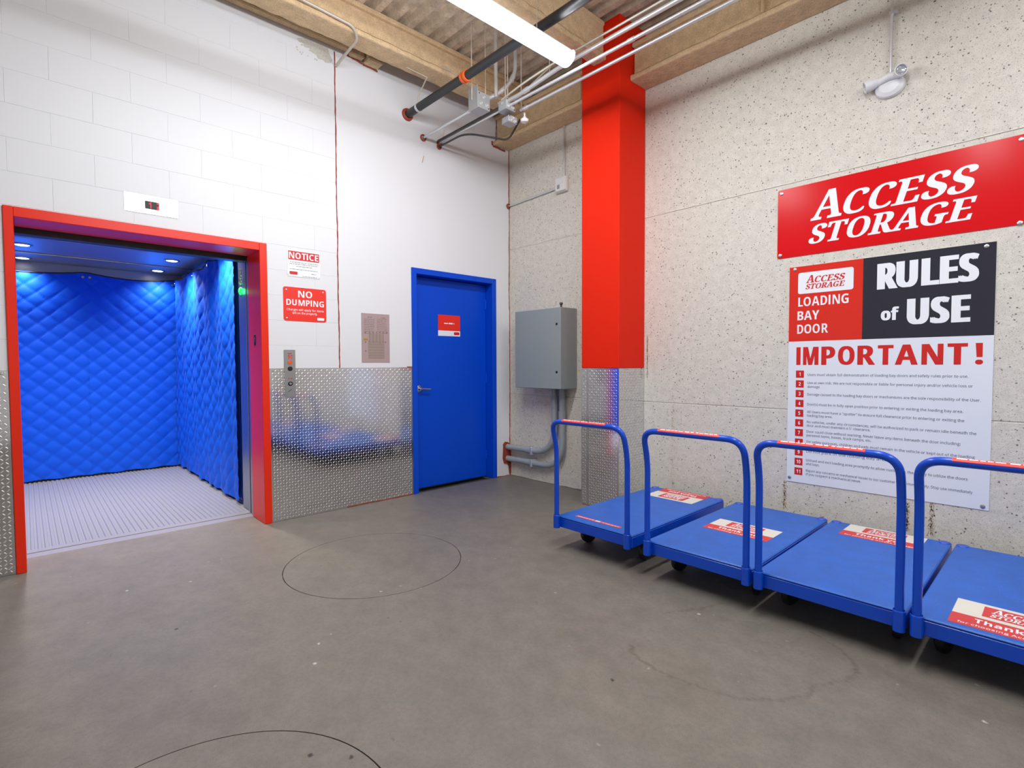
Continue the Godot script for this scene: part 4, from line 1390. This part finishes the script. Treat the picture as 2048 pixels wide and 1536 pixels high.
# ---- electrical cabinet with its two fat conduits
func build_cabinet() -> void:
	var t := thing("electrical_cabinet", "grey steel electrical cabinet on the concrete wall beside the red column", "electrical cabinet", Vector3(0, 1.005, 0.662))
	var o := -t.position
	obj("body", bx(Vector3(-0.225, 1.005, 0.354) + o, Vector3(0, 1.79, 0.972) + o, 0.003), M.cabinet, t)
	var lid := obj("door", bx(Vector3(-0.251, 1.007, 0.35) + o, Vector3(-0.228, 1.788, 0.976) + o, 0.004), M.cabinet, t)
	for y in [1.63, 1.17]:
		obj("latch", lt(Vector3(-0.251, y, 0.93) + o, Vector3(-1, 0, 0), [Vector2(0.012, 0.0), Vector2(0.011, 0.004), Vector2(0.0, 0.004)], 12), M.black, lid)
	obj("top_fitting", lt(Vector3(-0.215, 1.79, 0.955) + o, Vector3.UP, [Vector2(0.010, 0.0), Vector2(0.010, 0.02), Vector2(0.018, 0.03), Vector2(0.014, 0.045), Vector2(0.0, 0.046)], 12), M.dark_wire, t)
	obj("gasket", bx(Vector3(-0.2285, 1.012, 0.36) + o, Vector3(-0.2245, 1.783, 0.966) + o), M.black, t)
	for q in [[0.328, 0.725, 0.26, "upper"], [0.198, 0.828, 0.24, "lower"]]:
		var pts := bend([Vector3(-0.055, q[0], 0.0), Vector3(-0.055, q[0], q[1]), Vector3(-0.06, 1.005, q[1])], q[2] * 1.15, 14)
		var c := thing("pipe_conduit", "fat grey conduit, the %s of two sweeping from the corner up to the cabinet" % q[3], "conduit", pts[0], "fat conduits under the cabinet")
		var rel := []
		for p in pts: rel.append(p - pts[0])
		obj("tube", tb(rel, 0.03, 16), M.pvc, c)
		for z in [0.36]:
			obj("coupling", tb([Vector3(0, 0, z - 0.05), Vector3(0, 0, z + 0.05)], 0.035, 16), M.pvc, c)
		obj("coupling", tb([Vector3(-0.004, 0.48, q[1]), Vector3(-0.005, 0.58, q[1])], 0.035, 16), M.pvc, c)
		obj("strap", bx(Vector3(-0.04, -0.04, 0.40), Vector3(0.055, 0.04, 0.425), 0.004), M.galv, c)
	# red firestop compound round the two conduits
	var fs := thing("firestop_patch", "lumpy red firestop compound round the fat conduits at the corner", "sealant", Vector3(-0.05, 0.12, 0.0))
	var pp := PackedVector2Array()
	for v in [[-0.11, 0.36], [-0.085, 0.385], [-0.05, 0.38], [-0.02, 0.36], [-0.0, 0.34], [-0.0, 0.02], [-0.02, 0.02], [-0.03, 0.1], [-0.05, 0.135], [-0.1, 0.145], [-0.118, 0.2], [-0.112, 0.28]]:
		pp.append(Vector2(v[0] + 0.05, v[1] - 0.12))
	var m := MB.new()
	m.prism(pp, Transform3D.IDENTITY, 0.012)
	obj("compound", m, M.caulk, fs)

# ---- alarm box, emergency light
func build_alarm_and_emergency_light() -> void:
	var t := thing("alarm_box", "small white wall device at the end of thin conduit near the corner", "wall device", Vector3(0, 2.955, 0.795))
	obj("back_box", bx(Vector3(-0.04, 0, -0.072), Vector3(0, 0.145, 0.072), 0.006), M.alarm, t)
	obj("cover", bx(Vector3(-0.052, 0.006, -0.066), Vector3(-0.041, 0.139, 0.066), 0.006), M.alarm, t)
	obj("sounder", bx(Vector3(-0.0535, 0.03, -0.04), Vector3(-0.0515, 0.07, -0.005), 0.001), M.print_grey, t)
	obj("window", bx(Vector3(-0.056, 0.075, -0.02), Vector3(-0.0515, 0.125, 0.04), 0.003), M.lamp_white, t)
	conduit("thin conduit from the alarm device straight up to the beam", [Vector3(-0.018, 3.1, 0.82), Vector3(-0.018, 3.6, 0.82)], 0.009, M.galv, [0.4])
	conduit("thin conduit from the corner across the concrete to the alarm device", [Vector3(-0.018, 2.99, 0.004), Vector3(-0.018, 3.01, 0.724)], 0.009, M.galv, [0.5], 0.02)
	# emergency light
	var e := thing("emergency_light", "white twin head emergency light on the concrete wall", "emergency light", Vector3(0, 2.95, 3.485))
	obj("base", lt(Vector3(0, 0, 0), Vector3(-1, 0, 0), [Vector2(0.078, 0.0), Vector2(0.08, 0.012), Vector2(0.074, 0.028), Vector2(0.05, 0.042), Vector2(0.0, 0.046)], 26, 0.8), M.lamp_white, e)
	obj("arm", tb([Vector3(-0.035, 0.035, -0.06), Vector3(-0.045, 0.05, 0.0), Vector3(-0.035, 0.045, 0.05)], 0.024, 14), M.lamp_white, e)
	for h in [[Vector3(-0.04, 0.055, 0.045), Vector3(-0.82, -0.1, 0.42)], [Vector3(-0.04, 0.04, -0.07), Vector3(-0.35, -0.25, -0.9)]]:
		var hd := obj("lamp_head", lt(h[0], h[1], [Vector2(0.0, -0.02), Vector2(0.026, -0.012), Vector2(0.033, 0.02), Vector2(0.035, 0.058), Vector2(0.031, 0.06), Vector2(0.028, 0.052)], 18), M.lamp_white, e)
		obj("lens", lt(h[0], h[1], [Vector2(0.028, 0.05), Vector2(0.024, 0.054), Vector2(0.02, 0.05), Vector2(0.014, 0.054), Vector2(0.0, 0.056)], 18), M.ember_glass, hd)
	var cd := conduit("thin conduit from the emergency light up the concrete wall", bend([Vector3(-0.02, 3.0, 3.487), Vector3(-0.02, 3.35, 3.487), Vector3(-0.03, 3.42, 3.492), Vector3(-0.03, 3.59, 3.492)], 0.04), 0.0095, M.galv)
	obj("strap", bx(Vector3(-0.014, 0.38, -0.012), Vector3(0.018, 0.4, 0.035), 0.003), M.galv, cd)

# ---- platform carts: local origin at floor under the handle end; +x towards the wall
func build_carts() -> void:
	var specs := [
		[2.24, "blue platform cart beside the red column, sticker turned round near the wall", 0.0, [0.91, 1.21, PI], true],
		[2.937, "blue platform cart with its sticker in the middle of the deck", 0.004, [0.465, 0.715, 0.0], false],
		[3.557, "blue platform cart under the rules sign with its sticker close to the wall", 0.0, [0.925, 1.19, 0.0], false],
		[4.175, "blue platform cart with its sticker at the handle end", 0.0, [0.035, 0.325, 0.0], false],
		[4.79, "blue platform cart parked next to the one with the sticker at its handle end", 0.0, [0.5, 0.75, 0.0], false],
		[5.41, "blue platform cart at the end of the row, past the signs", 0.0, [0.7, 0.95, 0.0], false],
	]
	var dup: Node3D = null
	for s in specs:
		var at := Vector3(-1.372, 0, s[0])
		var c: Node3D
		if dup == null:
			c = make_cart(at, s[1])
			dup = c.duplicate()
		else:
			c = dup.duplicate()
			c.name = numbered("platform_cart")
			add_child(c)
			c.position = at
			c.set_meta("label", s[1])
		c.rotation.y = s[2]
		sticker(c, s[3][0], s[3][1], s[3][2])
		if s[4]: deck_strip(c)

func make_cart(at: Vector3, label: String) -> Node3D:
	var t := thing("platform_cart", label, "platform cart", at, "blue platform carts along the concrete wall")
	var Lx := 1.2
	var hw := 0.3
	var ytop := 0.225
	# deck: sheet steel pan with rolled edge
	var m := MB.new()
	m.box2(Vector3(0, ytop - 0.012, -hw), Vector3(Lx, ytop, hw), 0.005)
	obj("deck_top", m, M.blue_deck, t)
	for sgn in [-1.0, 1.0]:
		var z: float = sgn * hw
		obj("side_rail", bx(Vector3(0.002, ytop - 0.075, z - (0.0 if sgn < 0 else 0.02)), Vector3(Lx - 0.002, ytop - 0.0125, z + (0.02 if sgn < 0 else 0.0)), 0.003), M.blue_cart, t)
		obj("side_rail", bx(Vector3(0.001 if sgn < 0 else Lx - 0.021, ytop - 0.075, -hw + 0.02), Vector3(0.021 if sgn < 0 else Lx - 0.001, ytop - 0.0125, hw - 0.02), 0.003), M.blue_cart, t)
		# bumper wraps at the wall corners
		obj("corner_bumper", lt(Vector3(Lx - 0.020, ytop - 0.075, sgn * (hw - 0.031)), Vector3.UP, [Vector2(0.0, 0.0), Vector2(0.03, 0.0), Vector2(0.032, 0.008), Vector2(0.032, 0.07), Vector2(0.026, 0.079), Vector2(0.0, 0.079)], 16), M.blue_cart, t)
		# handle socket
		var so := MB.new()
		so.lathe(Vector3(-0.022, 0.148, sgn * 0.28), Vector3.UP, [Vector2(0.015, 0.0), Vector2(0.022, 0.002), Vector2(0.0225, 0.085), Vector2(0.0195, 0.09)], 18)
		so.box2(Vector3(-0.012, 0.155, sgn * 0.28 - 0.014), Vector3(0.003, 0.21, sgn * 0.28 + 0.014))
		var sk := obj("handle_socket", so, M.blue_cart, t)
		obj("worn_chip", lt(Vector3(-0.04, 0.205, sgn * 0.288), Vector3(-1, 0, 0.3 * sgn), [Vector2(0.0, 0.0035), Vector2(0.004, 0.0)], 7, 1.8), M.chip, sk)
		# casters
		for e in [[0.25, "swivel"], [1.0, "rigid"]]:
			caster(t, Vector3(e[0], 0, sgn * 0.225), 0.25 * sgn if e[1] == "swivel" else 0.0)
	# bent tube handle
	var pts := bend([Vector3(-0.022, 0.15, -0.28), Vector3(-0.022, 0.70, -0.28), Vector3(-0.075, 0.872, -0.28), Vector3(-0.075, 0.872, 0.28), Vector3(-0.022, 0.70, 0.28), Vector3(-0.022, 0.15, 0.28)], 0.095, 10)
	var hd := MB.new()
	hd.tube(pts, 0.0165, 16)
	var h := obj("handle", hd, M.blue_cart, t)
	# red printed strip wrapped over the top bar
	var st := MB.new()
	var r := 0.0172
	var arc := []
	for k in 9:
		var a := deg_to_rad(20.0 + 130.0 * k / 8.0)
		arc.append(Vector2(-cos(a), sin(a)))
	for k in 8:
		var a: Vector2 = arc[k]
		var b: Vector2 = arc[k + 1]
		var o := Vector3(-0.075, 0.872, 0)
		var na := Vector3(a.x, a.y, 0)
		var nb := Vector3(b.x, b.y, 0)
		var z0 := Vector3(0, 0, -0.178)
		var z1 := Vector3(0, 0, 0.165)
		st.tri(o + na * r + z0, o + nb * r + z0, o + nb * r + z1, na, nb, nb)
		st.tri(o + na * r + z0, o + nb * r + z1, o + na * r + z1, na, nb, na)
	var strip := obj("red_strip", st, M.strip_red, h)
	var mk := MB.new()
	var d := Vector3(-0.35, 0.94, 0).normalized()
	var xf := Transform3D(Basis(Vector3(0, 0, 1), d.cross(Vector3(0, 0, 1)), d), Vector3(-0.075, 0.872, 0) + d * (r - 0.0006))
	if xf.basis.y.x < 0: xf.basis = Basis(xf.basis.x, -xf.basis.y, xf.basis.z)
	marks(mk, xf, -0.165, -0.03, -0.004, 0.007, 0.0005)
	marks(mk, xf, -0.02, 0.03, -0.005, 0.009, 0.0005)
	marks(mk, xf, 0.042, 0.155, -0.004, 0.007, 0.0005)
	obj("strip_print", mk, M.print_white, strip)
	return t

func caster(t: Node3D, at: Vector3, turn: float) -> void:
	var B := Basis(Vector3.UP, turn)
	var r := 0.0625
	var fk := MB.new()
	fk.box(at + Vector3(0, 0.143, 0), Vector3(0.095, 0.006, 0.08), 0.001)
	fk.lathe(at + Vector3(0, 0.128, 0), Vector3.UP, [Vector2(0.026, 0.0), Vector2(0.026, 0.012)], 14)
	for s in [-1.0, 1.0]:
		fk.box(at + B * Vector3(0, 0.094, s * 0.026), Vector3(0.04, 0.075, 0.004), 0.001, B)
	var f := obj("caster_fork", fk, M.rubber, t)
	var ax := B * Vector3(0, 0, 1)
	var w := obj("wheel", lt(at + Vector3(0, r, 0), ax, [Vector2(0.0, -0.014), Vector2(0.03, -0.014), Vector2(0.034, -0.018), Vector2(0.054, -0.018), Vector2(0.0625, -0.01), Vector2(0.0625, 0.01), Vector2(0.054, 0.018), Vector2(0.034, 0.018), Vector2(0.03, 0.014), Vector2(0.0, 0.014)], 24), M.rubber, t)
	obj("hub_bolt", lt(at + Vector3(0, r, 0), ax, [Vector2(0.0, -0.034), Vector2(0.009, -0.034), Vector2(0.009, 0.034), Vector2(0.0, 0.034)], 8), M.galv, w)

# printed sticker on the deck: x0..x1 along the deck, text reads from the handle end (turn 0) or from the wall (PI)
func sticker(c: Node3D, x0: float, x1: float, turn: float) -> void:
	var y := 0.2252
	var mid := Vector3((x0 + x1) / 2, y, 0.0)
	var up := Vector3(1, 0, 0) if turn == 0.0 else Vector3(-1, 0, 0)
	var right := Vector3(0, 0, 1) if turn == 0.0 else Vector3(0, 0, -1)
	var xf := Transform3D(Basis(right, up, Vector3.UP), mid)
	var h := x1 - x0
	var w := 0.385
	var a := MB.new()
	slab(a, xf, -w / 2, w / 2, -h / 2 + h * 0.4, h / 2, -0.0002, 0.0006)
	var s := obj("deck_sticker", a, M.sticker_white, c)
	a = MB.new()
	slab(a, xf, -w / 2, w / 2, -h / 2, -h / 2 + h * 0.4, -0.0002, 0.0006)
	slab(a, xf, -w * 0.27, w * 0.27, -h / 2 + h * 0.5, h / 2 - h * 0.09, 0.0005, 0.001)
	obj("red_print", a, M.sticker_red, s)
	a = MB.new()
	var f := xf.translated_local(Vector3(0, 0, 0.001))
	logo(a, f, -w * 0.21, w * 0.21, -h / 2 + h * 0.535, h / 2 - h * 0.125)
	f = xf.translated_local(Vector3(0, 0, 0.0006))
	write(a, "Thank you", f, -w * 0.31, w * 0.31, -h / 2 + h * 0.19, -h / 2 + h * 0.33)
	write(a, "for choosing Access Storage", f, -w * 0.43, w * 0.43, -h / 2 + h * 0.055, -h / 2 + h * 0.115, false, 0.0, false, 0.0, 24)
	obj("lettering", a, M.print_white, s)

func deck_strip(c: Node3D) -> void:
	var xf := Transform3D(Basis(Vector3(0, 0, 1), Vector3(1, 0, 0), Vector3.UP), Vector3(0.085, 0.2252, -0.02))
	var a := MB.new()
	slab(a, xf, -0.178, 0.178, -0.0135, 0.0135, -0.0002, 0.0006)
	var s := obj("deck_strip", a, M.strip_red, c)
	a = MB.new()
	marks(a, xf, -0.165, -0.03, -0.005, 0.009, 0.0006)
	slab(a, xf, -0.018, 0.02, -0.010, 0.010, 0.0005, 0.001)
	marks(a, xf, 0.04, 0.165, -0.005, 0.009, 0.0006)
	obj("strip_print", a, M.sticker_white, s)
